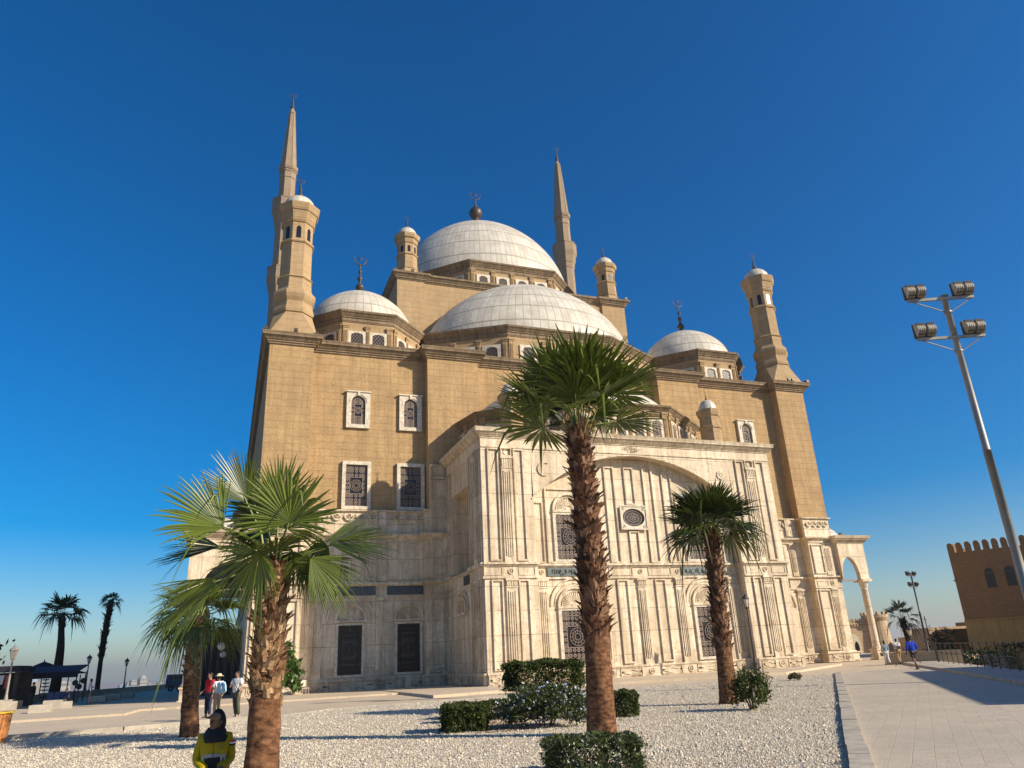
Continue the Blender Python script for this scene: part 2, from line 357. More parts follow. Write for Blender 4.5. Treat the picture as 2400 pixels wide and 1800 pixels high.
def finial(parent, x, y, z, H, r, nm='finial', az=0):
    """stacked bulbs with a crescent and star; H total height"""
    b = MB(); s = H
    prof = [(r*.9, -.25*s*.2), (r*.55, .03*s), (r*.28, .07*s), (r*.35, .12*s), (r*1.0, .17*s), (r*1.0, .22*s), (r*.35, .29*s), (r*.22, .33*s), (r*.62, .38*s), (r*.62, .42*s), (r*.2, .47*s), (r*.16, .51*s), (r*.42, .55*s), (r*.42, .58*s), (r*.14, .62*s), (r*.12, .66*s), (r*.25, .69*s), (r*.1, .73*s), (.02, .76*s)]
    b.lathe(prof, (x, y, z), 12)
    cr = .125*s; cz = z+.86*s; n = 18
    pts = [(x+cr*math.sin(a), y, cz-cr*math.cos(a)) for a in [(-.80+1.60*i/n)*math.pi for i in range(n+1)]]
    b.tube(pts, [max(.008, r*.16*math.sin(math.pi*(i+.4)/(n+.8))) for i in range(n+1)], 5)
    for k in range(5):
        a = math.pi*k/5; b.tube([(x-cr*.62*math.cos(a), y, cz+cr*.1-cr*.62*math.sin(a)), (x+cr*.62*math.cos(a), y, cz+cr*.1+cr*.62*math.sin(a))], r*.045, 4)
    o = b.build(nm, M['metal'], parent, True); return o
def dome(cx, cy, z0, a, bb, h, nm='dome', N=64, rows=9, pf=1.3, half=False, parent=None, seg=2):
    m_ = MB(); T = rows*3; A = N*seg//2 if half else N*seg
    uv = []
    me_v = []; me_f = []
    for j in range(T+1):
        t = math.pi/2*j/T
        for i in range(A+1):
            th = (math.pi+math.pi*i/A) if half else 2*math.pi*i/A
            c = max(math.cos(t), 0)**pf
            me_v.append((cx+a*math.cos(th)*c, cy+bb*math.sin(th)*c, z0+h*math.sin(t)))
    for j in range(T):
        for i in range(A):
            q = (j*(A+1)+i, j*(A+1)+i+1, (j+1)*(A+1)+i+1, (j+1)*(A+1)+i); me_f.append(q)
            uv += [(i/seg, j/3), ((i+1)/seg, j/3), ((i+1)/seg, (j+1)/3), (i/seg, (j+1)/3)]
    me = bpy.data.meshes.new(nm); me.from_pydata(me_v, [], me_f); me.materials.append(M['dome'])
    ul = me.uv_layers.new(name='UVMap')
    for k, l in enumerate(ul.data): l.uv = (uv[k][0]+.5, uv[k][1]+.02)
    me.polygons.foreach_set('use_smooth', [True]*len(me.polygons)); me.update()
    o = bpy.data.objects.new(nm, me); link(o, parent or mosque); return o
# ---- main block above the marble: corner towers, recesses, buttresses, roof
A_, TW, HB = 26.5, 3.45, 26.2
b = MB()
plan = [(-A_, 0), (-A_+TW, 0), (-A_+TW, 1), (-13.6, 1), (-13.6, 0), (-9.05, 0), (-9.05, 1), (9.05, 1), (9.05, 0), (13.6, 0), (13.6, 1), (A_-TW, 1), (A_-TW, 0), (A_, 0), (A_, 52), (-A_, 52)]
b.prism(plan, 11.0, HB+.02)
part(b, 'upper_wall', M['stone'])
def offset_poly(P, d):
    n = len(P); out = []
    for i in range(n):
        p0, p1, p2 = Vector(P[i-1]), Vector(P[i]), Vector(P[(i+1) % n])
        e1 = (p1-p0).normalized(); e2 = (p2-p1).normalized(); n1 = Vector((e1.y, -e1.x)); n2 = Vector((e2.y, -e2.x))
        k = (n1+n2); k = k/(1+n1.dot(n2)); out.append(tuple(p1+k*d))
    return out
def ring_cornice(P, z0, steps, b=None):
    b = b or MB(); z = z0; prev = .0
    rings = []
    for h, p0, p1 in steps:
        rings.append([(x, y, z) for x, y in offset_poly(P, p0)]); z += h; rings.append([(x, y, z) for x, y in offset_poly(P, p1)])
    b.loft(rings); return b
cs = [(.16, .12, .12), (.14, .22, .22), (.28, .30, .52), (.06, .60, .60), (.26, .60, .66)]
part(ring_cornice(plan, HB, cs), 'cornice', M['stone_trim'])
# ---- lower marble storey (towers, recess, rear of buttress)
MZ = 11.2
b = MB()
plan2 = [(-A_-.15, -.5), (-23.1, -.5), (-23.1, .4), (-13.95, .4), (-13.95, -.5), (-12.2, -.5), (12.2, -.5), (13.95, -.5), (13.95, .4), (23.1, .4), (23.1, -.5), (A_-.35, -.5), (A_-.35, 50), (-A_-.15, 50)]
b.prism(plan2, 0, MZ-.01)
plan2b = [(x*.998, y+.12) for x, y in plan2]
b.prism(plan2b, MZ, 12.9)
part(b, 'marble_wall', M['marble'])
def piece(name, fn, *a, mx=None, m='marble_trim', parent=None, **k):
    q = MB(mx); fn(q, *a, **k); return part(q, name, M[m], parent)
for s in (-1, 1):
    b = MB(); u0, u1 = (-13.55, -12.33) if s < 0 else (12.33, 13.55); b.box(u0, u1, -.48, .2, MZ, 16.7); b.box(u0-.05, u1, -.58, -.4, 15.48, 15.64)
    pr_ = part(b, 'marble_pier', M['marble'])
    piece('panel', panel, u0+.05, u1-.05, 15.75, 16.6, -.48); piece('panel', panel, u0+.05, u1-.05, 7.9, 15.4, -.48)
b = ring_cornice(plan2, 0, [(.12, .34, .34), (.58, .24, .24), (.1, .34, .34), (.1, .14, .1)])
ring_cornice(plan2, 6.42, [(.12, .10, .10), (.74, .03, .03), (.12, .08, .2), (.12, .24, .24)], b)
ring_cornice(plan2, 10.62, [(.14, .1, .1), (.22, .14, .36), (.14, .40, .44)], b)
ring_cornice(plan2b, 12.86, [(.07, .06, .16), (.1, .2, .2)], b)
ring_cornice(plan2b, 11.95, [(.05, .06, .06)], b)
part(b, 'marble_moulding', M['marble_trim'])
# relief on recess bays and tower fronts
for s in (-1, 1):
    def U(a, c): return (a, c) if s < 0 else (-c, -a)
    F = .4
    for (a, c) in ((-22.35, -21.5), (-17.6, -16.85)):
        a, c = U(a, c); piece('pilaster', pilaster, a, c, .9, 6.42, F, .12); piece('boss', disc, (a+c)/2, .4, .26, F-.24)
    a, c = U(-21.4, -17.7); piece('plinth_panel', lozenge, a, c, .16, .66, F-.24); a, c = U(-16.75, -14.1); piece('plinth_panel', lozenge, a, c, .16, .66, F-.24)
    for cu, r, out in ((-19.47, 1.17, 1.75), (-15.13, 1.15, None)):
        cu = cu if s < 0 else -cu
        piece('lunette', lunette, cu, 4.86, r, F, out)
        window(Matrix.Translation((0, F, 0)), cu, 1.1, 4.5, .86, 0, 1.06, 4.66, 'orn', .1, .14, gm='shaded_grille')
    for cu in (-19.23, -14.87):
        cu = cu if s < 0 else -cu
        window(Matrix.Translation((0, 1, 0)), cu, 13.4, 16.72, .85, 0, 1.13, 17.0, 'orn', .28, .26)
        window(Matrix.Translation((0, 1, 0)), cu, 20.1, 22.0, .57, .57, .96, 22.86, 'orn', .24, .3)
    for (a, c) in ((-22.15, -21.5), (-17.5, -16.88)):
        a, c = U(a, c); piece('pilaster', pilaster, a, c, 7.62, 10.62, F, .1, True, 4, .35); piece('frieze_block', MB.box, a, c, F-.08, F+.01, 11.3, 12.88); piece('panel', panel, a+.06, c-.06, 11.32, 11.9, F-.08, .05, .03)
    for (a, c) in ((-20.9, -20.05), (-19.5, -18.65), (-18.45, -17.75), (-16.78, -15.98), (-15.37, -14.6)):
        a, c = U(a, c); piece('panel', panel, a, c, 7.75, 10.45, F)
    # garland frieze
    x = -22.0; rb = MB()
    while x < -14.1:
        if -17.7 < x < -16.7: part(rb, 'garland_frieze', M['marble_trim']) if rb.v else None; rb = MB()
        else:
            c = x+.4 if s < 0 else -x-.4
            rb.annulus(c, 12.58, .26, .40, F-.03, F+.13, 10, math.pi, 2*math.pi); disc(rb, c, 12.58, .16, F+.12, .2)
            disc(rb, c+.45, 12.62, .07, F+.12, .06)
        x += .92
    part(rb, 'garland_frieze', M['marble_trim'])
    # tower front relief
    T = -.5
    a, c = U(-26.55, -23.2); a2, c2 = (a, c) if s < 0 else (c-3.2, c)
    if s > 0: a, c = 23.2, 26.05
    pm = (a+c)/2+ (.1 if s > 0 else -.9)
    piece('pilaster', pilaster, pm, pm+.75, .9, 6.42, T, .12); piece('pilaster', pilaster, pm, pm+.75, 7.62, 10.62, T, .1, True, 5, .3)
    for q0, q1 in ((a+.12, pm-.12), (pm+.87, c-.12)):
        if q1-q0 > .4: piece('panel', panel, q0, q1, 1.0, 6.3, T); piece('panel', panel, q0, q1, 7.75, 10.45, T); piece('panel', panel, q0, q1, 6.6, 7.1, T-.03, .05, .04); piece('plinth_panel', lozenge, q0, q1, .16, .66, T-.24)
    piece('boss', disc, pm+.375, 6.88, .2, T-.03); piece('boss', disc, pm+.375, .4, .24, T-.24)
    rb = MB()
    for k in range(4):
        cc = a+.45+k*(c-a-.9)/3; rb.annulus(cc, 12.5, .24, .36, T-.03, T+.13, 10, math.pi, 2*math.pi); disc(rb, cc, 12.5, .17, T+.12, .2)
    part(rb, 'garland_frieze', M['marble_trim'])
    # pier between recess and porch, lower
    a, c = U(-13.9, -12.45)
    piece('panel', panel, a+.25, c-.15, 1.0, 6.25, T); piece('plinth_panel', lozenge, a+.1, c-.1, .16, .66, T-.24); piece('panel', panel, a+.1, c-.1, 6.6, 7.1, T-.03, .05, .04)
for s in (-1, 1):
    for k, (a, c) in enumerate(((-20.9, -17.66), (-16.8, -13.98))):
        if s > 0: a, c = -c, -a
        p = MB(); p.box(a, c, .31, .42, 6.62, 7.26); pn = part(p, 'inscription_panel', M['slateD'], None, False, 'near black slate panel with carved script in the shadowed bay' if s < 0 else None)
        t = MB(); script_text(t, a+.1, c-.1, 6.66, 7.22, .3, 5+k+s); t.build('script', M['slate'], pn)
# ---- alabaster pavilion (projecting porch block)
PY, PB, RY = -9.62, 12.3, -8.75           # front plane, half width, recessed plane
XO = -.1
PM = Matrix.Translation((XO, PY, 0)); RM = Matrix.Translation((XO, RY, 0))
b = MB()
ARC = 12.07; zc_ = 15.55-ARC; n = 24
arc = [(8.5*math.cos(math.pi-math.pi*i/n), 0) for i in range(n+1)]
aH = math.asin(8.5/ARC); arcp = [(ARC*math.sin(-aH+2*aH*i/n), zc_+ARC*math.cos(-aH+2*aH*i/n)) for i in range(n+1)]
# body behind recess, end bays and spandrel over the arch
body = [(-PB, PY), (PB, PY), (PB, -.4), (-PB, -.4)]
b.box(-PB, -8.5, PY, RY, 0, 15.7); b.box(8.5-.2, PB, PY, RY, 0, 15.7)
b.m = PM
b.extr([(-8.4, 15.7)]+[(x, z) for x, z in arcp]+[(8.4, 15.7)], 0, RY-PY+.003)
b.m = None
b.box(-PB+1.3, PB-1.3, RY, -.4, 0, 15.7); b.box(-PB, PB, PY, -.4, 15.7, 16.36)
for sx in (-1, 1):
    x0, x1 = sorted((sx*PB, sx*(PB-1.3)))
    for y0, y1, z0, z1 in ((-2.2, -.4, 0, 15.7), (RY, -6.65, 0, 15.7), (-6.65, -2.2, 13.6, 15.7), (-6.65, -2.2, 0, 7.4)): b.box(x0, x1, y0, y1, z0, z1)
part(b, 'porch_wall', M['marble'])
b = MB()
Pq = [(-PB, PY), (PB, PY), (PB, -.6), (-PB, -.6)]
ring_cornice(Pq, 16.34, [(.1, .06, .06), (.1, .12, .2), (.2, .22, .40), (.05, .44, .44), (.24, .42, .5)], b)
part(b, 'porch_cornice', M['marble_trim'])
b = MB()
b.m = PM
for u0, u1 in ((-12.3+.1, -8.4), (8.4, 12.4)):
    b.box(u0-.02, u1+.02, -.24, .01, .12, .72); b.box(u0-.1, u1+.1, -.32, .01, 0, .12); b.box(u0-.08, u1+.08, -.3, .01, .72, .84)
    b.box(u0, u1, -.12, .01, 6.66, 6.8); b.box(u0, u1, -.05, .01, 6.8, 7.46); b.box(u0-.03, u1+.03, -.15, .01, 7.46, 7.56); b.box(u0-.1, u1+.1, -.26, .01, 7.56, 7.7)
b.box(-12.2, 12.4, -.07, .003, 15.66, 15.76)
b.m = RM
b.box(-8.4, 8.4, -.24, .01, .12, .72); b.box(-8.4, 8.4, -.32, .01, 0, .12); b.box(-8.4, 8.4, -.3, .01, .72, .84)
b.box(-8.4, 8.4, -.12, .01, 6.66, 6.8); b.box(-8.4, 8.4, -.04, .01, 6.8, 7.46); b.box(-8.4, 8.4, -.15, .01, 7.46, 7.56); b.box(-8.4, 8.4, -.26, .01, 7.56, 7.7)
part(b, 'porch_moulding', M['marble_trim'])
# arch soffit moulding
b = MB(PM)
for r0, r1, pr in ((ARC-.02, ARC+.09, .06),):
    b.annulus(0, zc_, r0, r1, -pr, .005, 30, math.pi/2-aH, math.pi/2+aH)
part(b, 'arch_moulding', M['marble_trim'])
# end bays
for s in (-1, 1):
    def V(a, c): return (a, c) if s < 0 else (-c, -a)
    a, c = V(-10.75, -9.95)
    for z0, z1, co in ((.84, 6.66, .6), (7.7, 15.0, 0)):
        pass
    piece('pilaster', pilaster, a, c, .84, 6.66, mx=PM, pr=.15, capo=.6)
    piece('pilaster', pilaster, a, c, 7.7, 15.02, mx=PM, pr=.15, capo=.85)
    piece('panel', panel, a, c, 15.05, 15.66, mx=PM, w=.07, pr=.14)
    piece('crescent', crescent, (a+c)/2, 15.36, .17, 0, mx=PM)
    for p0, p1 in ((-11.75, -10.93), (-9.82, -9.05)):
        q0, q1 = V(p0, p1); piece('panel', panel, q0, q1, .95, 6.58, mx=PM); piece('panel', panel, q0, q1, 7.8, 15.6, mx=PM)
    q0, q1 = V(-12.2, -12.12); 
    for p0, p1 in ((-12.2, -10.95), (-9.8, -8.6)):
        q0, q1 = V(p0, p1); piece('plinth_panel', lozenge, q0, q1, .16, .68, -.24, mx=PM); piece('panel', panel, q0, q1, 6.86, 7.42, mx=PM, d=-.05, w=.04, pr=.04)
    piece('boss', disc, (a+c)/2, .42, .24, -.24, mx=PM); piece('boss', disc, (a+c)/2, 7.14, .2, -.05, mx=PM, pr=.12)
# recessed centre
for s in (-1, 1):
    cu = 5.4*s
    piece('lunette', lunette, cu, 4.85, 1.33, 0, 1.88, mx=RM)
    window(RM, cu, 1.12, 4.55, 1.08, 0, 1.32, 4.68, 'orn', .14, .18)
    window(RM, cu, 8.0, 11.15, 1.06, 0, 1.28, 11.3, 'orn', .14, .16)
    piece('lunette', lunette, cu, 11.48, 1.28, 0, mx=RM)
    piece('panel', panel, cu-1.82, cu+1.82, 7.75, 13.05, mx=RM, w=.1)
    piece('panel', panel, (-8.25 if s < 0 else 7.4), (-7.4 if s < 0 else 8.25), 7.75, 12.05, mx=RM)
    for p in (7.75, 3.15):
        piece('pilaster', pilaster, s*p-.36, s*p+.36, .84, 6.66, mx=RM, pr=.13, capo=.62)
        piece('boss', disc, s*p, .42, .22, -.24, mx=RM); piece('boss', disc, s*p, 7.14, .17, -.05, mx=RM)
    piece('plinth_panel', lozenge, cu-1.7, cu+1.7, .16, .68, -.24, mx=RM)
    for q in (1.0, 2.0): pass
    piece('panel', panel, s*1.55-.45, s*1.55+.45, .95, 6.58, mx=RM); piece('plinth_panel', lozenge, s*1.6-.85, s*1.6+.85, .16, .68, -.24, mx=RM)
    piece('panel', panel, s*1.6-.95, s*1.6+.95, 6.86, 7.42, mx=RM, d=-.05, w=.04, pr=.04)
    p = MB(RM); p.box(cu-1.95, cu+1.95, -.14, .003, 6.84, 7.42); pn = part(p, 'inscription_panel', M['slate'], None, False)
    t = MB(RM); script_text(t, cu-1.85, cu+1.15, 6.88, 7.38, -.15, 21+s)
    rosette(t, cu+1.5, 7.13, .22, -.145, .02, 10); t.build('script', M['ink'], pn)
piece('pilaster', pilaster, -.36, .36, .84, 6.66, mx=RM, pr=.13, capo=.62); piece('boss', disc, 0, 7.14, .17, -.05, mx=RM); piece('boss', disc, 0, .42, .22, -.24, mx=RM)
for c in (-3.05, -1.42, .2, 1.85, 3.3):
    if abs(c) < 1: pass
for c in (-1.87, -.2, 1.42, 3.05, -3.3):
    z0 = 7.75
    if c in (-.2,): piece('panel', panel, c-.42, c+.42, 12.0, 14.85, mx=RM); piece('panel', panel, c-.42, c+.42, z0, 10.05, mx=RM)
    elif abs(c) < 3.2: piece('panel', panel, c-.42, c+.42, z0, 14.85 if abs(c) < 3 else 14.6, mx=RM)
# round window
b = MB(RM); cz_, cu_ = 11.02, -.17
rx, rz = .92, .66
o_ = [(cu_-1.12, cz_-.9), (cu_+1.12, cz_-.9), (cu_+1.12, cz_+.9), (cu_-1.12, cz_+.9)]
N_ = 32; inn = []; out = []
for i in range(N_):
    a = 2*math.pi*i/N_; ca, sa = math.cos(a), math.sin(a); k = min(1.12/max(abs(ca), 1e-6), .9/max(abs(sa), 1e-6))
    inn.append((cu_+rx*ca, cz_+rz*sa)); out.append((cu_+ca*k, cz_+sa*k))
I0 = [b.vt((x, -.22, z)) for x, z in inn]; O0 = [b.vt((x, -.22, z)) for x, z in out]; I1 = [b.vt((x, 0, z)) for x, z in inn]; O1 = [b.vt((x, 0, z)) for x, z in out]
for i in range(N_):
    j = (i+1) % N_; b.idx((O0[i], O0[j], I0[j], I0[i])); b.idx((I0[i], I0[j], I1[j], I1[i])); b.idx((O0[j], O0[i], O1[i], O1[j]))
panel(b, cu_-1.12, cu_+1.12, cz_-.9, cz_+.9, -.22, .09, .06)
for sx in (-1, 1):
    for sz in (-1, 1): disc(b, cu_+sx*.86, cz_+sz*.66, .12, -.22, .06)
f = part(b, 'round_window', M['frame'])
p = MB(RM); p.face([(x, -.012, z) for x, z in inn]); p.build('pane', M['pane'], f)
g = MB(RM)
for q in (1, .82, .5, .28): g.loft([[(cu_+rx*q*math.cos(a), -.1, cz_+rz*q*math.sin(a)) for a in [2*math.pi*i/28 for i in range(29)]], [(cu_+(rx*q-.035)*math.cos(a), -.1, cz_+(rz*q-.035)*math.sin(a)) for a in [2*math.pi*i/28 for i in range(29)]]], closed=False)
for k in range(28):
    a = 2*math.pi*k/28; g.tube([(cu_+rx*.5*math.cos(a), -.09, cz_+rz*.5*math.sin(a)), (cu_+rx*.98*math.cos(a), -.09, cz_+rz*.98*math.sin(a))], .014, 4)
for k in range(10):
    a = 2*math.pi*k/10; g.tube([(cu_, -.09, cz_), (cu_+rx*.5*math.cos(a), -.09, cz_+rz*.5*math.sin(a))], .014, 4)
g.build('grille', M['grille'], f)
# emblems: crescent left, eight petal star right, sunburst in the frieze
piece('crescent_emblem', crescent, -7.45, 14.25, .52, 0, mx=PM, pr=.08)
piece('star_emblem', rosette, 7.55, 14.35, .42, 0, mx=PM, pr=.08)
def sunburst(q):
    for k in range(22):
        a = 2*math.pi*k/22; r1 = .62 if k % 2 else .5
        q.extr([(-.15+.2*math.cos(a-.08)*1.35, 16.07+.1*math.sin(a-.08)), (-.15+r1*1.2*math.cos(a-.05), 16.07+.25*math.sin(a-.05)), (-.15+r1*1.2*math.cos(a+.07), 16.07+.25*math.sin(a+.07)), (-.15+.2*math.cos(a+.08)*1.35, 16.07+.1*math.sin(a+.08))], -.05, .003)
    disc(q, -.15, 16.07, .13, 0, .08)
piece('sunburst_emblem', sunburst, mx=PM)
# side faces of the pavilion
for s, FM in ((-1, frame(-PB, -.4, 0, -1)), (1, frame(PB, PY, 0, 1))):
    L_ = 9.22
    g0 = (lambda a, c: (a, c)) if s < 0 else (lambda a, c: (L_-c, L_-a))
    for z0, z1 in ((.84, 6.66), (7.7, 15.66)):
        for a, c in ((.15, .7), (.85, 1.6), (6.45, 7.1), (8.55, 9.05)):
            a, c = g0(a, c); piece('panel', panel, a, c, z0+.08, z1-.08, mx=FM, w=.07)
        a, c = g0(7.45, 8.2); piece('pilaster', pilaster, a, c, z0, z1, mx=FM, pr=.14)
    q = MB(FM); q.box(0, L_, -.24, .01, .12, .72); q.box(0, L_+.2, -.3, .01, .72, .84); part(q, 'plinth_moulding', M['marble_trim'])
    for a, c in ((0, 1.75), (6.3, L_+.1)):
        a, c = g0(a, c); q = MB(FM); q.box(a, c, -.12, .01, 6.66, 6.8); q.box(a, c, -.05, .01, 6.8, 7.46); q.box(a, c, -.26, .01, 7.46, 7.7); part(q, 'porch_moulding', M['marble_trim'])
    q = MB(FM); q.box(*g0(1.75, 6.3), -.12, .01, 7.4, 7.55); part(q, 'niche_sill', M['marble_trim'])
    a, c = g0(4.55, 5.95); q = MB(FM); q.box(a, c, -.04, .02, 6.66, 7.3); part(q, 'inscription_panel', M['slateD'])
    piece('lunette', lunette, *( (4.3,) if s < 0 else (L_-4.3,) ), 4.85, 1.1, 0, 1.5, mx=FM)
    for a, c in ((.3, 1.5), (2.0, 4.2), (4.4, 6.1), (6.5, 7.2), (8.3, 9.1)):
        a, c = g0(a, c); piece('plinth_panel', lozenge, a, c, .16, .68, -.24, mx=FM)
# ---- drums and domes
def drum(poly, z0, z1, rz, nwin, nm, hw, wz0, wzs, ri, fo, wzt, open_=False, skip=(), corn_h=.95, ww=None, pat='lat', pils=True):
    """polygon drum (counter-clockwise); wall z0..z1, cornice above; nwin windows per facet"""
    b = MB(); wp = poly; b.prism(wp, z0, z1+.02)
    d = part(b, nm+'_drum', M['stone_fine'])
    c = ring_cornice(offset_poly(poly, 0), z1, [(.1*corn_h, .06, .06), (.3*corn_h, .10, .12), (.12*corn_h, .2, .22), (.3*corn_h, .26, .48), (.18*corn_h, .52, .58)])
    part(c, nm+'_cornice', M['stone_trim'])
    n_ = len(poly)
    for i in range(n_):
        if i in skip: continue
        A = Vector(poly[i]); B = Vector(poly[(i+1) % n_]); Lf = (B-A).length; fm = frame(A.x, A.y, *(B-A))
        k = nwin if not isinstance(nwin, dict) else nwin.get(i, 2)
        m_ = .35; sp = (Lf-2*m_)/max(k, 1)
        for w in range(k):
            window(fm, m_+sp*(w+.5), wz0, wzs, hw, ri, fo, wzt, pat, .12, .14, None, False)
        for w in range(k+1):
            u = m_+sp*w; pw = .2 if 0 < w < k else .24
            if w == 0: u = .3
            if w == k: u = Lf-.3
            piece('drum_pilaster', pilaster, u-pw, u+pw, z0, wzt+.55, mx=fm, m='stone_fine', pr=.13, capo=.3, flutes=3)
    return d
def octo(cx, cy, r, rot=math.pi/8): return [(cx+r*math.cos(-math.pi/2-rot+math.pi/4*i), cy+r*math.sin(-math.pi/2-rot+math.pi/4*i)) for i in range(8)]
# corner domes
for s in (-1, 1):
    drum(octo(s*18.31, 8.0, 5.8), 27.0, 30.05, 0, 2, 'corner', .53, 27.75, 28.75, .3, .82, 29.2, skip=(3, 4, 5))
    dm = dome(s*18.31, 8.0, 30.9, 5.15, 5.15, 4.8, 'corner_dome', 44, 5, 1.3); fn = finial(dm, s*18.31, 8.0, 35.5, 4.7, .42)
for s in (-1, 1):
    drum(octo(s*18.31, 43.6, 5.8), 27.0, 30.05, 0, 0, 'corner', .53, 27.75, 28.75, .3, .82, 29.2, skip=range(8))
    dm = dome(s*18.31, 43.6, 30.9, 5.15, 5.15, 4.8, 'corner_dome', 44, 5, 1.3); fn = finial(dm, s*18.31, 43.6, 35.5, 4.7, .42)
# central cube
E2, YC0, YC1 = 13.73, 12.26, 39.4
b = MB(); cube = [(-E2, YC0), (-E2+3, YC0), (-E2+3, YC0+.25), (E2-3, YC0+.25), (E2-3, YC0), (E2, YC0), (E2, YC1), (-E2, YC1)]
b.prism(cube, 26.5, 40.4); part(b, 'central_block', M['stone_fine'])
part(ring_cornice(cube, 40.35, [(.14, .08, .1), (.14, .2, .22), (.3, .26, .5), (.2, .56, .6)]), 'central_cornice', M['stone_trim'])
drum(octo(0, 25.83, 13.3), 41.0, 43.5, 0, 4, 'central', .5, 41.65, 42.45, .32, .8, 42.95, skip=(3, 4, 5), corn_h=1.0)
dm = dome(0, 25.83, 44.3, 11.9, 11.9, 12.9, 'central_dome', 116, 9, 1.3)
fo_ = finial(dm, 0, 25.83, 57.6, 5.9, .45)
bb_ = MB(); bb_.lathe([(.3, 58.6), (.75, 59.1), (.95, 59.7), (.8, 60.2), (.4, 60.6), (.25, 60.8)], (0, 25.83, 0), 16); bb_.build('finial_bulb', M['metal'], dm, True)
# front semi dome
sp = [(-13.7, YC0), (-12.65+.35, 5.6+.4), (-5.3, 2.1), (5.3, 2.1), (12.65-.35, 5.6+.4), (13.7, YC0)]
drum(sp, 26.9, 30.1, 0, {0: 2, 1: 3, 2: 3, 3: 3, 4: 2}, 'semi', .56, 27.7, 28.75, .34, .88, 29.3, skip=(5,))
dm = dome(.8, YC0, 31.0, 12.0, 9.2, 10.0, 'semi_dome', 88, 8, 1.3, True)
# side semi domes (left and right of the central block)
for s in (-1, 1):
    sq = [(s*13.7, 12.5), (s*20, 15.5), (s*23, 21), (s*23, 31), (s*20, 36.5), (s*13.7, 39.4)]
    if s < 0: sq = sq[::-1]
    drum(sq, 26.9, 30.1, 0, 0, 'semi', .56, 27.7, 28.75, .34, .88, 29.3, skip=range(9))
    dm = dome(s*13.7, 26, 31.0, 9, 12, 9.6, 'semi_dome', 60, 9, 1.3)
# apse over the pavilion
ap = [(-11.0, .95), (-10.15, -3.2), (-4.3, -7.75), (4.5, -7.75), (10.3, -3.2), (11.2, .95)]
drum(ap, 16.8, 19.6, 0, {0: 2, 1: 4, 2: 5, 3: 4, 4: 2}, 'apse', .4, 17.3, 18.75, .4, .62, 19.35, skip=(5,), corn_h=.75, pat='fine')
dm = dome(.2, 1.0, 20.35, 9.6, 7.6, 4.6, 'apse_dome', 60, 6, 1.25, True)
# ---- turrets
def oct_rings(x, y, prof, rot=math.pi/8, n=8):
    return [[(x+r/math.cos(math.pi/n)*math.cos(rot+2*math.pi*i/n), y+r/math.cos(math.pi/n)*math.sin(rot+2*math.pi*i/n), z) for i in range(n)] for r, z in prof]
def opening(x, y, r, a, z0, z1, w, parent):
    """dark pointed opening on an octagon side facing angle a"""
    fm = frame(x+r*math.cos(a)-w*math.cos(a+math.pi/2), y+r*math.sin(a)-w*math.sin(a+math.pi/2), math.cos(a+math.pi/2), math.sin(a+math.pi/2))
    q = MB(fm); q.extr([(0, z0), (2*w, z0), (2*w, z1-w*.9), (w*1.55, z1-w*.25), (w, z1), (w*.45, z1-w*.25), (0, z1-w*.9)], -.012, .1); q.build('opening', M['pane'], parent)
def turret(x, y, z, k, nm, base=1.7, square=True):
    """stout octagonal turret: square splayed base, mouldings, shaft, windows, cap and small dome. k scales size"""
    b = MB()
    sq = lambda h, zz: [(x+h*a, y+h*c, zz) for a, c in ((1, .414), (.414, 1), (-.414, 1), (-1, .414), (-1, -.414), (-.414, -1), (.414, -1), (1, -.414))]
    full = lambda h, zz: [(x+h*a, y+h*c, zz) for a, c in ((1, .9), (.9, 1), (-.9, 1), (-1, .9), (-1, -.9), (-.9, -1), (.9, -1), (1, -.9))]
    Z = lambda t: z+t*k
    rings = [full(base, z-.3), full(base*.96, Z(.35)), sq(1.52*k, Z(2.2))]
    prof = [(1.62, 2.25), (1.66, 2.5), (1.60, 2.75), (1.56, 2.8), (1.50, 3.3), (1.66, 3.6), (1.74, 3.85), (1.70, 4.15), (1.52, 4.35), (1.38, 4.6), (1.33, 5.5), (1.36, 5.55), (1.45, 5.62), (1.36, 5.75), (1.27, 5.8), (1.25, 9.0), (1.34, 9.03), (1.40, 9.15), (1.30, 9.3), (1.24, 9.35), (1.24, 11.0), (1.32, 11.05), (1.42, 11.25), (1.34, 11.4), (1.38, 11.45), (1.50, 12.1), (1.58, 12.15), (1.66, 12.35), (1.74, 12.75), (1.74, 12.85), (1.4, 12.9)]
    rings += [sq(r*k, Z(t)) for r, t in prof]
    b.loft(rings); o = part(b, nm, M['stone_fine'])
    for i in range(8): opening(x, y, 1.24*k, math.pi/4*i, Z(9.45), Z(10.65), .2*k, o)
    d = dome(x, y, Z(12.85), 1.42*k, 1.42*k, 1.45*k, 'turret_dome', 16, 2, .95, parent=o)
    finial(o, x, y, Z(14.1), 2.4*k, .25*k); return o
for s in (-1, 1): turret(s*24.78, 1.75, 27.1, 1.0, 'corner_turret', 1.95)
for s in (-1, 1): turret(s*24.78, 50, 27.1, 1.0, 'corner_turret', 1.95) if s > 9 else None
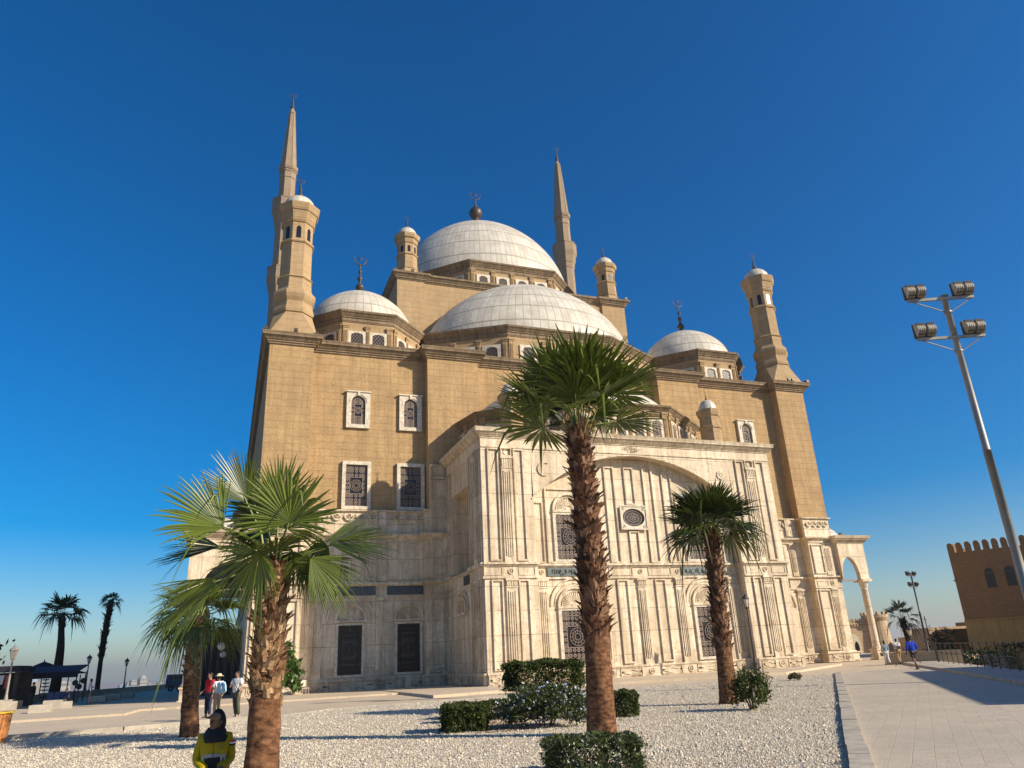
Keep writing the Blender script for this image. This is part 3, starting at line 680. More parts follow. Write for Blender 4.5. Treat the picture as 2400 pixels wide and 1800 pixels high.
def small_turret(x, y, z0, zt, k, nm):
    b = MB(); H = zt-z0; Z = lambda t: z0+t*H
    prof = [(1.55, -.05), (1.5, .0), (1.1, .17), (1.16, .18), (1.16, .205), (1.08, .21), (1.03, .50), (1.12, .505), (1.16, .53), (1.05, .55), (1.02, .56), (1.02, .78), (1.1, .785), (1.14, .81), (1.08, .82), (1.14, .88), (1.28, .90), (1.36, .96), (1.36, 1), (1.1, 1.005)]
    b.loft(oct_rings(x, y, [(r*k, Z(t)) for r, t in prof])); o = part(b, nm, M['stone_fine'])
    for i in range(8): opening(x, y, 1.02*k, math.pi/4*i, Z(.57), Z(.72), .16*k, o)
    dome(x, y, zt, 1.12*k, 1.12*k, 1.25*k, 'turret_dome', 14, 2, .95, parent=o); finial(o, x, y, zt+1.1*k, 1.8*k, .19*k); return o
for s in (-1, 1): small_turret(s*12.37, 13.62, 41.1, 46.4, 1.0, 'central_turret')
for s in (-1, 1): small_turret(s*12.37, 38, 41.1, 46.4, 1.0, 'central_turret')
def tiny(x, y, z0, zt, k):
    b = MB(); H = zt-z0; Z = lambda t: z0+t*H
    prof = [(.85, 0), (.85, .52), (.95, .54), (.95, .58), (.82, .60), (.78, .82), (.9, .85), (1.0, .93), (1.0, 1), (.8, 1.0)]
    b.loft(oct_rings(x, y, [(r*k, Z(t)) for r, t in prof])); o = part(b, 'apse_turret', M['stone_fine'])
    dome(x, y, zt, .8*k, .8*k, 1.05*k, 'turret_dome', 12, 2, .9, parent=o); finial(o, x, y, zt+.95*k, 1.0*k, .1*k)
for s in (-1, 1): tiny(s*8.97+.1, -7.1, 17.0, 20.6, .95)
# ---- minarets
def minaret(x, y):
    b = MB()
    prof = [(2.0, 10), (2.0, 27), (1.6, 28), (1.55, 44), (1.5, 53.6), (1.55, 55.0), (1.9, 56.6), (2.08, 57.3), (2.08, 57.5), (1.62, 57.55), (1.38, 57.6), (1.34, 66.4), (1.42, 66.5), (1.5, 67.4), (1.6, 67.6), (1.78, 68.8), (2.0, 69.5), (2.05, 69.8), (1.2, 69.85)]
    b.loft(oct_rings(x, y, prof)); o = part(b, 'minaret', M['stone_grey'])
    for zb in (57.5, 69.8):
        q = MB(); q.loft(oct_rings(x, y, [(2.02, zb), (2.02, zb+1.5), (2.08, zb+1.52), (2.08, zb+1.65), (1.9, zb+1.65), (1.9, zb)]), cap0=False, cap1=False); q.build('balcony', M['stone_grey'], o)
        dr = MB(); dr.box(x-.35, x+.35, y-1.42, y-1.3, zb+.1, zb+1.95); 
    q = MB(); q.loft(oct_rings(x, y, [(1.28, 69.5), (1.2, 75.6), (1.3, 75.7), (1.3, 75.9), (1.24, 76.0), (1.24, 77.2), (1.36, 77.3), (1.48, 77.7), (1.48, 78.0), (1.2, 78.05)])); q.build('upper_shaft', M['stone_grey'], o)
    q = MB(); q.loft(oct_rings(x, y, [(1.22, 78.0), (.48, 88.9), (.56, 89.0), (.5, 89.3), (.2, 90.1)]))
    for i in range(8):
        a = math.pi/8+math.pi/4*i; c = 1/math.cos(math.pi/8)
        q.tube([(x+1.22*c*math.cos(a), y+1.22*c*math.sin(a), 78), (x+.48*c*math.cos(a), y+.48*c*math.sin(a), 88.9)], .06, 4)
    q.build('spire', M['stone_grey'], o)
    g = MB()
    for i in range(8):
        a = math.pi/4*i; fm = frame(x+1.25*math.cos(a), y+1.25*math.sin(a), math.cos(a+math.pi/2), math.sin(a+math.pi/2))
        g.m = fm
        for du in (-.22, .22): g.annulus(du, 77.05, .17, .25, -.08, .02, 8, math.pi, 2*math.pi)
    g.m = None; g.build('garland', M['stone_grey'], o)
    finial(o, x, y, 89.6, 4.0, .36)
for s in (-1, 1): minaret(s*24.29, 48.2)
# ---- lateral porches with arches and columns
def arch_wall(b, u0, u1, zt, cu, hw, zs, d0, d1, uc=None, n=16, rk=1.0):
    pts = [(cu-hw, zs)]+arch_pts(cu, zs, hw, hw*rk, n)[1:-1]+[(cu+hw, zs)]
    b.extr([(u0, zt), (u0, zs)]+pts+[(u1, zs), (u1, zt)], d0, d1)
def column(x, y, r, parent):
    b = MB(); b.box(x-.52, x+.52, y-.52, y+.52, -.3, .12); b.box(x-.42, x+.42, y-.42, y+.42, .12, .8); b.box(x-.5, x+.5, y-.5, y+.5, .8, .92)
    b.lathe([(r*1.35, .92), (r*1.4, 1.0), (r*1.1, 1.1), (r*1.05, 1.2), (r, 1.4), (r*.86, 6.1), (r*.95, 6.15), (r*.84, 6.3), (r*1.05, 6.5), (r*1.3, 6.85), (r*1.45, 6.9)], (x, y, 0), 20)
    b.box(x-r*1.7, x+r*1.7, y-r*1.7, y+r*1.7, 6.9, 7.15)
    return part(b, 'column', M['marble'], parent, False)
for s, xc, xw, xt in ((1, 28.62, 29.36, 30.1), (-1, -30.1, -30.75, -31.1)):
    q0 = 26.15 if s > 0 else -26.65
    b = MB()
    u0, u1 = sorted((q0, xw)); cu = (q0+xc-s*.3)/2; hw = abs(xc-s*.35-q0)/2
    arch_wall(b, u0, u1, 10.6, cu, hw, 7.15, -.9, -.45, rk=1.95 if s > 0 else 1.15)
    # outer side wall over a row of columns
    n_ = 7; st = 6.5
    FM = frame(xw if s > 0 else xw, -.45, 0, 1)
    for k in range(n_):
        q = MB(frame(xw, -.45+k*st, 0, 1)) if s > 0 else MB(frame(xw+.5, -.45+k*st, 0, 1))
        arch_wall(q, 0, st, 10.6, st/2, st/2-.35, 7.15, 0, .45); part(q, 'porch_arcade', M['marble'])
    o = part(b, 'porch_arcade', M['marble'])
    pp = [(u0, -.9), (u1, -.9), (u1, 45.5), (u0, 45.5)]
    c = ring_cornice(pp, 10.5, [(.1, .05, .08), (.2, .1, .3), (.12, .38, .4), (.28, .5, .62)]); part(c, 'porch_cornice', M['marble_trim'])
    for k in range(n_+1): column(xc, -.7+k*st, .335, mosque)
    for k in range(3):
        dome((u0+u1)/2, 2.6+k*6.5, 11.15, 1.7, 1.7, 1.5, 'porch_dome', 20, 3, 1.0)
    rr = MB(frame(0, -.9, 1, 0)); rr.annulus(cu, 7.15, hw+.03, hw+.2, -.07, .0, 20, 0, math.pi) if s < 0 else None
    if s < 0: part(rr, 'arch_moulding', M['marble_trim'])
    # tie beam
    tb = MB(); tb.box(min(q0, xc), max(q0, xc), -.7, -.58, 7.0, 7.14); part(tb, 'tie_beam', M['grille'])
q = MB(); q.box(-29.6, -26.7, 13.5, 13.7, 0, 5.2); part(q, 'timber_door', mat('dark_timber', (.035, .03, .04), .6))
for k in range(5):
    q = MB(frame(-29.6+k*.6, 13.5, 1, 0)); panel(q, .03, .55, .2, 5.0, 0, .05, .04); part(q, 'door_panel', M['grille'])
for zz in (3.1, 3.35):
    pass
lg = MB(); lg.lathe([(.05, 0), (.22, .1), (.28, .3), (.2, .5), (.06, .56)], (-28.2, 3.2, 3.2), 12); lg.lathe([(.05, 0), (.2, .08), (.24, .25), (.16, .4), (.05, .45)], (-28.05, 5.6, 2.75), 12)
lm = mat('globe_lamp', (.6, .6, .55), .3)
part(lg, 'globe_lamps', lm, None, True)
# side apse bulk glimpsed beyond the left tower
b = MB(); b.loft([[(x, y, z) for x, y in ((-27.9+dx, 18), (-26.3, 18), (-26.3, 34), (-27.9+dx, 34))] for dx, z in ((0, 10), (0, 14.8), (-.35, 15.1), (-.35, 16.0), (.1, 16.2), (.15, 17.0), (.9, 17.9), (1.1, 18.6), (1.5, 19.6))])
part(b, 'side_apse', M['stone_fine'])
# spotlights on the cornices
def spot(x, y, z):
    b = MB(); b.box(x-.15, x+.15, y-.13, y+.1, z+.1, z+.36); b.box(x-.03, x+.03, y-.03, y+.03, z-.02, z+.12); part(b, 'spotlight', M['metal'])
for p in ((-26.9, -.4, 27.1), (-24.6, -.5, 27.1), (-22.9, -.1, 27.1), (27.0, -.4, 27.1), (26.9, -.2, 27.1), (24.6, -.45, 27.1), (25.1, -.45, 27.1), (-12.1, 12.0, 41.2), (-11.2, 12.1, 41.2), (13.9, 12.0, 41.2), (-13.9, 12.2, 41.2), (27.2, -.6, 11.2)): spot(*p)
# ================================================================ GROUND
def ground_mat(name, c1, c2, mortar, bw, bh, ms, rot=0, sand=None):
    m = bpy.data.materials.new(name); m.use_nodes = True; n = m.node_tree.nodes; L = m.node_tree.links; b = n['Principled BSDF']
    b.inputs['Roughness'].default_value = .85; b.inputs['Specular IOR Level'].default_value = .25
    tc = n.new('ShaderNodeTexCoord'); mp = n.new('ShaderNodeMapping'); mp.inputs['Rotation'].default_value = (0, 0, rot); L.new(tc.outputs['Object'], mp.inputs[0])
    wn = n.new('ShaderNodeTexNoise'); wn.inputs['Scale'].default_value = .8; L.new(tc.outputs['Object'], wn.inputs['Vector'])
    sc = n.new('ShaderNodeVectorMath'); sc.operation = 'SCALE'; sc.inputs['Scale'].default_value = .05; L.new(wn.outputs['Color'], sc.inputs[0])
    ad = n.new('ShaderNodeVectorMath'); L.new(mp.outputs[0], ad.inputs[0]); L.new(sc.outputs[0], ad.inputs[1])
    br = n.new('ShaderNodeTexBrick'); br.inputs['Scale'].default_value = 1; br.inputs['Brick Width'].default_value = bw; br.inputs['Row Height'].default_value = bh
    br.inputs['Mortar Size'].default_value = ms; br.inputs['Color1'].default_value = (*c1, 1); br.inputs['Color2'].default_value = (*c2, 1); br.inputs['Mortar'].default_value = (*mortar, 1); br.inputs['Mortar Smooth'].default_value = .4
    L.new(ad.outputs[0], br.inputs['Vector'])
    col = br.outputs['Color']
    for s_, lo, hi, amt, cc in ((.35, .4, .7, .5, tuple(x*.72 for x in c1)), (6, .5, .75, .4, tuple(x*.6 for x in c2)), (30, .45, .7, .25, tuple(min(1, x*1.3) for x in c1))):
        no = n.new('ShaderNodeTexNoise'); no.inputs['Scale'].default_value = s_; no.inputs['Detail'].default_value = 6; L.new(tc.outputs['Object'], no.inputs['Vector'])
        mr = n.new('ShaderNodeMapRange'); mr.inputs[1].default_value = lo; mr.inputs[2].default_value = hi; mr.inputs[4].default_value = amt; L.new(no.outputs[0], mr.inputs[0])
        mx = n.new('ShaderNodeMix'); mx.data_type = 'RGBA'; L.new(mr.outputs[0], mx.inputs[0]); L.new(col, mx.inputs[6]); mx.inputs[7].default_value = (*cc, 1); col = mx.outputs[2]
    L.new(col, b.inputs['Base Color'])
    bu = n.new('ShaderNodeBump'); bu.inputs['Strength'].default_value = .5; bu.inputs['Distance'].default_value = .02; h = n.new('ShaderNodeMath'); h.operation = 'MULTIPLY_ADD'
    L.new(br.outputs['Fac'], h.inputs[0]); h.inputs[1].default_value = -.7; L.new(no.outputs[0], h.inputs[2]); L.new(h.outputs[0], bu.inputs['Height']); L.new(bu.outputs[0], b.inputs['Normal'])
    return m
M['paving'] = ground_mat('plaza_paving', (.58, .475, .335), (.52, .42, .295), (.42, .335, .23), 1.1, .62, .012, R(3))
M['path'] = ground_mat('path_paving', (.50, .43, .33), (.455, .385, .295), (.41, .35, .265), .55, .30, .006, R(-42))
M['kerb'] = mat('kerb_stone', (.42, .37, .29), .8, .3, 0, .4, 25, .2, 3)
def gravel_mat(name, island):
    m = bpy.data.materials.new(name); m.use_nodes = True; n = m.node_tree.nodes; L = m.node_tree.links; b = n['Principled BSDF']; b.inputs['Roughness'].default_value = .9
    tc = n.new('ShaderNodeTexCoord')
    if island:
        g = n.new('ShaderNodeNewGeometry'); src = g.outputs['Random Per Island']
    else:
        vo = n.new('ShaderNodeTexVoronoi'); vo.inputs['Scale'].default_value = 34; L.new(tc.outputs['Object'], vo.inputs['Vector'])
        sx = n.new('ShaderNodeSeparateColor'); L.new(vo.outputs['Color'], sx.inputs[0]); src = sx.outputs[0]
        bu = n.new('ShaderNodeBump'); bu.inputs['Strength'].default_value = 1; bu.inputs['Distance'].default_value = .03; bu.invert = True; L.new(vo.outputs['Distance'], bu.inputs['Height']); L.new(bu.outputs[0], b.inputs['Normal'])
    cr = n.new('ShaderNodeValToRGB'); e = cr.color_ramp.elements; e[0].position = 0; e[0].color = (.34, .275, .19, 1); e[1].position = 1; e[1].color = (.70, .62, .48, 1)
    k = e.new(.25); k.color = (.50, .425, .31, 1); k = e.new(.6); k.color = (.61, .53, .40, 1)
    L.new(src, cr.inputs[0]); L.new(cr.outputs[0], b.inputs['Base Color']); return m
M['gravelb'] = gravel_mat('gravel_bed', False); M['gravels'] = gravel_mat('gravel_stones', True)
def flat(name, poly, z, m, kind='structure', thick=None):
    b = MB()
    if thick: b.prism(poly, z-thick, z)
    else: b.face([(x, y, z) for x, y in poly])
    o = b.build(name, m); o['kind'] = kind; return o
# citadel terrace (its rim is a cliff), the plain far below it
RX, RYY = .645, .764                      # direction of the path and railing
def rp(t, off=0): return (2.8+RX*t+RYY*off, -33.8+RYY*t-RX*off)
terr = [(-47, -120), (-14, -120), rp(-40, .6), rp(26, .6), (40, 2), (150, 40), (150, 160), (-47, 160)]
flat('terrace', [(-47, -120), (30, -120), rp(-60, .6), rp(-30, .6), rp(24, .6), (34, -2), (150, 30), (150, 160), (-47, 160)], -.05, M['paving'], 'structure', 40)
gl = mat('shaded_lower_ground', (.06, .048, .03), .95, .1, 0, 0, 1, .3, .05)  # ground coloured dark to stand for the sunken court's shade
flat('lower_courtyard', [(20, -200), (260, -200), (260, 120), (20, 120)], -5.2, gl, 'structure', 30)
plain = MB(); plain.face([(30000*math.cos(a), 30000*math.sin(a), -70) for a in [2*math.pi*i/64 for i in range(64)]])
o = plain.build('plain', mat('city_plain', (.30, .26, .21), .95, .1, 0, 0, 1, .35, .004)); o['kind'] = 'structure'
def kp(t, off=0):                          # kerb line between gravel and path
    dx, dy = .674, .739; return (-14.59+dx*t+dy*off, -42.2+dy*t-dx*off)
path = [kp(-40, .3), kp(27.6, .3), (14.2, -19.0), rp(17, -1.7), rp(-45, -1.7)]
flat('path', path, -.02, M['path'])
side = [rp(-45, -1.7), rp(18, -1.7), rp(24, -1.7), rp(24, .5), rp(-45, .5)]
flat('path_edge', side, .10, M['kerb'], 'structure', .2)
gb = [kp(-38, 0), kp(27.6, 0), (-4.4, -21.9), (-8, -21.4), (-16, -21.6), (-23.5, -22.4), (-26.6, -25.6), (-31, -26.8), (-36, -27.2), (-36, -60)]
flat('gravel_bed', gb, -.012, M['gravelb'])
def kerb_run(pts, w, h, seg=1.0, m='kerb', nm='kerb'):
    b = MB()
    for (x0, y0), (x1, y1) in zip(pts, pts[1:]):
        L0 = math.hypot(x1-x0, y1-y0); k = max(1, int(L0/seg)); fm = frame(x0, y0, x1-x0, y1-y0); b.m = fm
        for i in range(k):
            j = random.uniform(-.012, .012); b.box(i*L0/k+.006, (i+1)*L0/k-.006, -w/2+j, w/2+j, -.1, h+random.uniform(-.01, .01))
    b.m = None; o = b.build(nm, M[m]); o['kind'] = 'structure'; return o
kerb_run([kp(-38, .15), kp(27.4, .15)], .30, .06, 1.1)
kerb_run([(-27.0, -26.0), (-31, -27.0), (-36, -27.4)], .35, .12, 1.4)
kerb_run([kp(27.5, 0), (-4.4, -21.8), (-8, -21.3), (-16, -21.5), (-23.5, -22.3), (-26.8, -25.8)], .16, .015, .9)
flat('platform', [(-17.9, -17.6), (-8, -15.6), (4, -17.8), (16.5, -9), (16.5, -2), (-17.9, -2)], .09, M['paving'], 'structure', .2)
flat('platform', [(-46, -13.9), (-32.3, -13.9), (-32, -9.6), (-17.95, -9.6), (-17.95, 1), (-46, 1)], .05, M['paving'], 'structure', .2)
# scattered gravel stones
def inpoly(x, y, P):
    c = False; j = len(P)-1
    for i in range(len(P)):
        if (P[i][1] > y) != (P[j][1] > y) and x < (P[j][0]-P[i][0])*(y-P[i][1])/(P[j][1]-P[i][1])+P[i][0]: c = not c
        j = i
    return c
rs = random.Random(3); V = []; Fc = []
Fh = Vector((math.sin(YAW), math.cos(YAW))); Rh = Vector((math.cos(YAW), -math.sin(YAW)))
cnt = 0
while cnt < 115000:
    D = 9.0*math.exp(rs.random()*math.log(44/9.0)); lat = rs.uniform(-.78, .78)*D
    x = CX+Fh.x*D+Rh.x*lat; y = CY+Fh.y*D+Rh.y*lat
    if not inpoly(x, y, gb): 
        if rs.random() < .5: cnt += .2
        continue
    s = rs.uniform(.007, .019)*(1+D*.022)*(2.0 if rs.random() < .03 else 1); a = rs.random()*6.28; z = -.012
    h = s*rs.uniform(.5, 1.1); k = len(V)
    for i in range(4):
        q = a+i*1.5708+rs.uniform(-.4, .4); rr = s*rs.uniform(.7, 1.2); V.append((x+rr*math.cos(q), y+rr*math.sin(q), z+rs.uniform(0, h*.5)))
    V.append((x+rs.uniform(-.4, .4)*s, y+rs.uniform(-.4, .4)*s, z+h+.006))
    Fc += [(k, k+1, k+4), (k+1, k+2, k+4), (k+2, k+3, k+4), (k+3, k, k+4)]; cnt += 1
me = bpy.data.meshes.new('gravel'); me.from_pydata(V, [], Fc); me.materials.append(M['gravels'])
go = bpy.data.objects.new('gravel', me); link(go); tag(go, 'pale loose gravel covering the palm garden bed', 'gravel', None, 'stuff')
# ================================================================ PALMS
def leaf_mat(name, c, tr=.25, ro=.38):
    m = bpy.data.materials.new(name); m.use_nodes = True; n = m.node_tree.nodes; L = m.node_tree.links; b = n['Principled BSDF']; out = n['Material Output']
    g = n.new('ShaderNodeNewGeometry'); no = n.new('ShaderNodeTexNoise'); no.inputs['Scale'].default_value = 2.5; tc = n.new('ShaderNodeTexCoord'); L.new(tc.outputs['Object'], no.inputs['Vector'])
    a = n.new('ShaderNodeMath'); a.operation = 'ADD'; L.new(g.outputs['Random Per Island'], a.inputs[0]); L.new(no.outputs[0], a.inputs[1])
    mr = n.new('ShaderNodeMapRange'); mr.inputs[1].default_value = .3; mr.inputs[2].default_value = 1.6; mr.inputs[3].default_value = .6; mr.inputs[4].default_value = 1.5; L.new(a.outputs[0], mr.inputs[0])
    s = n.new('ShaderNodeVectorMath'); s.operation = 'SCALE'; s.inputs[0].default_value = c; L.new(mr.outputs[0], s.inputs['Scale']); L.new(s.outputs[0], b.inputs['Base Color'])
    b.inputs['Roughness'].default_value = ro; b.inputs['Specular IOR Level'].default_value = .45 if ro < .5 else .15
    t = n.new('ShaderNodeBsdfTranslucent'); t.inputs[0].default_value = (c[0]*2.6, c[1]*2.4, c[2]*.9, 1); mx = n.new('ShaderNodeMixShader'); mx.inputs[0].default_value = tr
    L.new(b.outputs[0], mx.inputs[1]); L.new(t.outputs[0], mx.inputs[2]); L.new(mx.outputs[0], out.inputs[0]); return m
M['palm'] = leaf_mat('palm_leaf', (.072, .096, .013), .10); M['palmB'] = leaf_mat('palm_leaf_light', (.108, .142, .018), .14); M['palmD'] = leaf_mat('palm_leaf_dark', (.034, .05, .010), .07)
M['petiole'] = mat('palm_petiole', (.20, .23, .06), .5)
def boot_mat(name, cols):
    m = bpy.data.materials.new(name); m.use_nodes = True; n = m.node_tree.nodes; L = m.node_tree.links; b = n['Principled BSDF']; b.inputs['Roughness'].default_value = .75; b.inputs['Specular IOR Level'].default_value = .25
    g = n.new('ShaderNodeNewGeometry'); cr = n.new('ShaderNodeValToRGB'); e = cr.color_ramp.elements; e[0].color = (*cols[0], 1); e[1].color = (*cols[-1], 1)
    for i, c in enumerate(cols[1:-1]): e.new((i+1)/(len(cols)-1)).color = (*c, 1)
    L.new(g.outputs['Random Per Island'], cr.inputs[0]); tc = n.new('ShaderNodeTexCoord'); no = n.new('ShaderNodeTexNoise'); no.inputs['Scale'].default_value = 25; no.inputs['Detail'].default_value = 5; L.new(tc.outputs['Object'], no.inputs['Vector'])
    mr = n.new('ShaderNodeMapRange'); mr.inputs[1].default_value = .3; mr.inputs[2].default_value = .7; mr.inputs[3].default_value = .55; mr.inputs[4].default_value = 1.25; L.new(no.outputs[0], mr.inputs[0])
    s_ = n.new('ShaderNodeVectorMath'); s_.operation = 'SCALE'; L.new(cr.outputs[0], s_.inputs[0]); L.new(mr.outputs[0], s_.inputs['Scale']); L.new(s_.outputs[0], b.inputs['Base Color']); return m
M['bootShade'] = mat('shaded_palm_bark', (.040, .028, .020), .95, .1, 0, .4, 12, .4, 3)  # bark darkened so the far palms carry shade in their colour
M['boot'] = boot_mat('leaf_base', [(.035, .017, .010), (.11, .05, .026), (.20, .095, .05), (.34, .20, .115)]); M['bootSun'] = boot_mat('leaf_base_sunlit_gold', [(.09, .042, .022), (.22, .12, .058), (.32, .19, .095), (.46, .31, .17)])  # gold copy mostly carries sunlight on the left palms in its colour
def trunk_mat():
    m = bpy.data.materials.new('palm_trunk'); m.use_nodes = True; n = m.node_tree.nodes; L = m.node_tree.links; b = n['Principled BSDF']; b.inputs['Roughness'].default_value = .9; b.inputs['Specular IOR Level'].default_value = .15
    tc = n.new('ShaderNodeTexCoord'); col = None
    cr = n.new('ShaderNodeValToRGB'); e = cr.color_ramp.elements; e[0].position = .38; e[0].color = (.045, .022, .012, 1); e[1].position = .68; e[1].color = (.33, .18, .095, 1); k = e.new(.52); k.color = (.165, .078, .038, 1)
    mp = n.new('ShaderNodeMapping'); mp.inputs['Scale'].default_value = (7, 7, 16); L.new(tc.outputs['Object'], mp.inputs[0]); no = n.new('ShaderNodeTexNoise'); no.inputs['Scale'].default_value = 1; no.inputs['Detail'].default_value = 7; L.new(mp.outputs[0], no.inputs['Vector'])
    n2 = n.new('ShaderNodeTexNoise'); n2.inputs['Scale'].default_value = 6; n2.inputs['Roughness'].default_value = .75; n2.inputs['Detail'].default_value = 7; L.new(tc.outputs['Object'], n2.inputs['Vector'])
    ad = n.new('ShaderNodeMix'); ad.inputs[0].default_value = .55; L.new(no.outputs[0], ad.inputs[2]); L.new(n2.outputs[0], ad.inputs[3]); L.new(ad.outputs[0], cr.inputs[0]); L.new(cr.outputs[0], b.inputs['Base Color'])
    bu = n.new('ShaderNodeBump'); bu.inputs['Strength'].default_value = .9; bu.inputs['Distance'].default_value = .06; L.new(ad.outputs[0], bu.inputs['Height']); L.new(bu.outputs[0], b.inputs['Normal']); return m
M['trunk'] = trunk_mat()
def fan_leaf(b, H, ax, nrm, Rr, half=115, ns=34, droop=.25, rng=random, tipl=0):
    ax = Vector(ax).normalized(); nrm = Vector(nrm); nrm = (nrm-ax*nrm.dot(ax)).normalized(); bt = nrm.cross(ax); H = Vector(H)
    dth = math.radians(2*half)/ns
    fold = .22
    for i in range(ns):
        th = math.radians(-half)+dth*(i+.5)+rng.uniform(-.25, .25)*dth; q = abs(th)/math.radians(half)
        th += rng.gauss(0, .2)*dth; d = ax*math.cos(th)+bt*math.sin(th); side = bt*math.cos(th)-ax*math.sin(th)
        up = nrm; Ls = Rr*(1-.30*q*q)*rng.uniform(.8, 1.06); dr = droop*rng.uniform(.4, 1.6)+(rng.uniform(.5, 1.4) if rng.random() < .07 else 0)
        lift = up*(fold*q)          # blade is slightly cupped
        P = []
        for r, w in ((.03, .5), (.54, 1.0), (.70, .80), (.87, .46), (1.0, .06)):
            c = H+(d*r+lift*r*r)*Ls+Vector((0, 0, -1))*dr*Ls*max(0, r-.45)**2*2.2
            hw = min(r, .56)*Ls*dth*.5*w*1.04+.0015
            P.append((c-side*hw, c+up*hw*.55, c+side*hw))
        ids = [[b.vt(p) for p in row] for row in P]
        for r0, r1 in zip(ids, ids[1:]):
            b.idx((r0[0], r0[1], r1[1], r1[0])); b.idx((r0[1], r0[2], r1[2], r1[1]))
def curve_pts(p0, p1, bend, n=8):
    p0, p1 = Vector(p0), Vector(p1); return [p0.lerp(p1, i/n)+Vector(bend)*math.sin(math.pi*i/n) for i in range(n+1)]
def boots(b, pts, r_at, z0, z1, n, size, rng, out=1.0, upl=1.0):
    Z0, Z1 = pts[0].z, pts[-1].z
    for i in range(n):
        t = (i+.5)/n; z = z0-(rng.random()**2)*.28*(i < n*.12)+(z1-z0)*t; a = i*2.39996+rng.uniform(-.25, .25)
        k = (z-Z0)/(Z1-Z0)*(len(pts)-1); j = min(int(k), len(pts)-2); c = pts[j].lerp(pts[j+1], k-j); r = r_at(z)
        o = Vector((math.cos(a), math.sin(a), 0)); s = Vector((-o.y, o.x, 0)); sz = size*rng.uniform(.55, 1.55); w = sz*rng.uniform(.3, .5)
        u = Vector((0, 0, 1)); tw = rng.uniform(-.6, .6); ou = out*rng.uniform(.15, 1.15); z += rng.uniform(-.06, .06)
        base = c+o*(r*.93); d1 = (u*.62*upl+o*.42*ou+s*tw*.4)*sz; d2 = (u*.95*upl+o*1.0*ou+s*tw)*sz
        q = [[base-s*w-u*sz*.15, base+o*.035-u*sz*.1, base+s*w-u*sz*.15], [base+d1-s*w*.8, base+d1+o*sz*.12, base+d1+s*w*.8], [base+d2-s*w*rng.uniform(.4, .7)+u*rng.uniform(-.1, .15)*sz, base+d2*.8, base+d2+s*w*rng.uniform(.3, .7)+u*rng.uniform(-.1, .15)*sz]]
        th = -o*.018+u*-.012
        top = [[b.vt(p) for p in row] for row in q]; bot = [[b.vt(p+th*2) for p in row] for row in q]
        for r0, r1 in zip(top, top[1:]):
            for m_ in (0, 1): b.idx((r0[m_], r0[m_+1], r1[m_+1], r1[m_]))
        for r0, r1 in zip(bot, bot[1:]):
            for m_ in (0, 1): b.idx((r0[m_+1], r0[m_], r1[m_], r1[m_+1]))
        b.idx((top[2][0], top[2][1], bot[2][1], bot[2][0])); b.idx((top[2][1], top[2][2], bot[2][2], bot[2][1]))
        for m_ in (0, 2):
            b.idx((top[0][m_], top[1][m_], bot[1][m_], bot[0][m_])); b.idx((top[1][m_], top[2][m_], bot[2][m_], bot[1][m_]))
def palm(name, label, base, top, r0, r1, zs, nb, bs, leaves, group=None, bm_='boot', bend=(0, 0, 0), detail=True, leafm='palm', seed=1, skirt=0):
    if not detail: bm_ = 'bootShade'
    rng = random.Random(seed); t = empty(name, base, 0, label, 'palm tree', group); o = Vector(base)
    pts = [p-o for p in curve_pts(base, top, bend, 10)]
    ra = lambda z: r0+(r1-r0)*min(1, z/(top[2]-base[2]))+.10*r0*math.exp(-z/.35)
    b = MB(); fine = [pts[0].lerp(pts[-1], i/60)+Vector(bend)*math.sin(math.pi*i/60) for i in range(61)] if detail else pts
    ph = [rng.uniform(0, 6) for _ in range(6)]
    wob = lambda a, z: 1+.035*math.sin(3*a+z*1.7+ph[0])+.022*math.sin(7*a+z*9+ph[1])+.018*math.sin(2*a-z*13+ph[2])+.012*rng.uniform(-1, 1)
    b.loft([[p+Vector((ra(p.z)*math.cos(a)*wob(a, p.z), ra(p.z)*math.sin(a)*wob(a, p.z), 0)) for a in [2*math.pi*k/28 for k in range(28)]] for p in fine]); b.build('trunk', M['trunk' if detail else 'bootShade'], t, True)
    if nb:
        b = MB(); boots(b, pts, ra, zs, top[2]-base[2]+.05, nb, bs, rng); b.build('leaf_bases', M[bm_], t)
    C = Vector(top)-o; b = None
    for (pv, Rr, half, droop, ax, nrm, mm) in leaves:
        pv = Vector(pv); H = C+pv
        b = MB(); fan_leaf(b, H, ax, nrm, Rr, half, 34 if detail else 14, droop, rng); f = b.build('frond', M[mm or leafm], t, False, None, False)
        p = MB(); mid = C+pv*.5+Vector((0, 0, .05*pv.length)); s0 = Vector((pv.x, pv.y, 0))*.12
        p.tube([C+s0-Vector((0, 0, .25)), mid, H+Vector(ax).normalized()*Rr*.12], [.032, .018, .007], 5); p.build('petiole', M['petiole'], f)
    return t
def crown(n, el0, el1, pet, Rr, seed, half=(95, 125), droop=(.1, .5), mats=('palm',)):
    rng = random.Random(seed); out = []
    for i in range(n):
        t = (i+.5)/n; el = R(el0+(el1-el0)*t**.9+rng.uniform(-6, 6)); az = i*2.39996+rng.uniform(-.2, .2)
        h = Vector((math.cos(az), math.sin(az), 0)); d = h*math.cos(el)+Vector((0, 0, math.sin(el)))
        e2 = el-R(rng.uniform(0, 24)); ax = h*math.cos(e2)+Vector((0, 0, math.sin(e2)))
        nr = Vector((0, 0, 1))*math.cos(e2)-h*math.sin(e2)+Vector((rng.uniform(-.5, .5), rng.uniform(-.5, .5), 0))
        out.append((d*pet*rng.uniform(.85, 1.15), Rr*rng.uniform(.85, 1.12), rng.uniform(*half), rng.uniform(*droop)+(.5 if el < R(10) else 0), ax, nr, rng.choice(mats)))
    return out
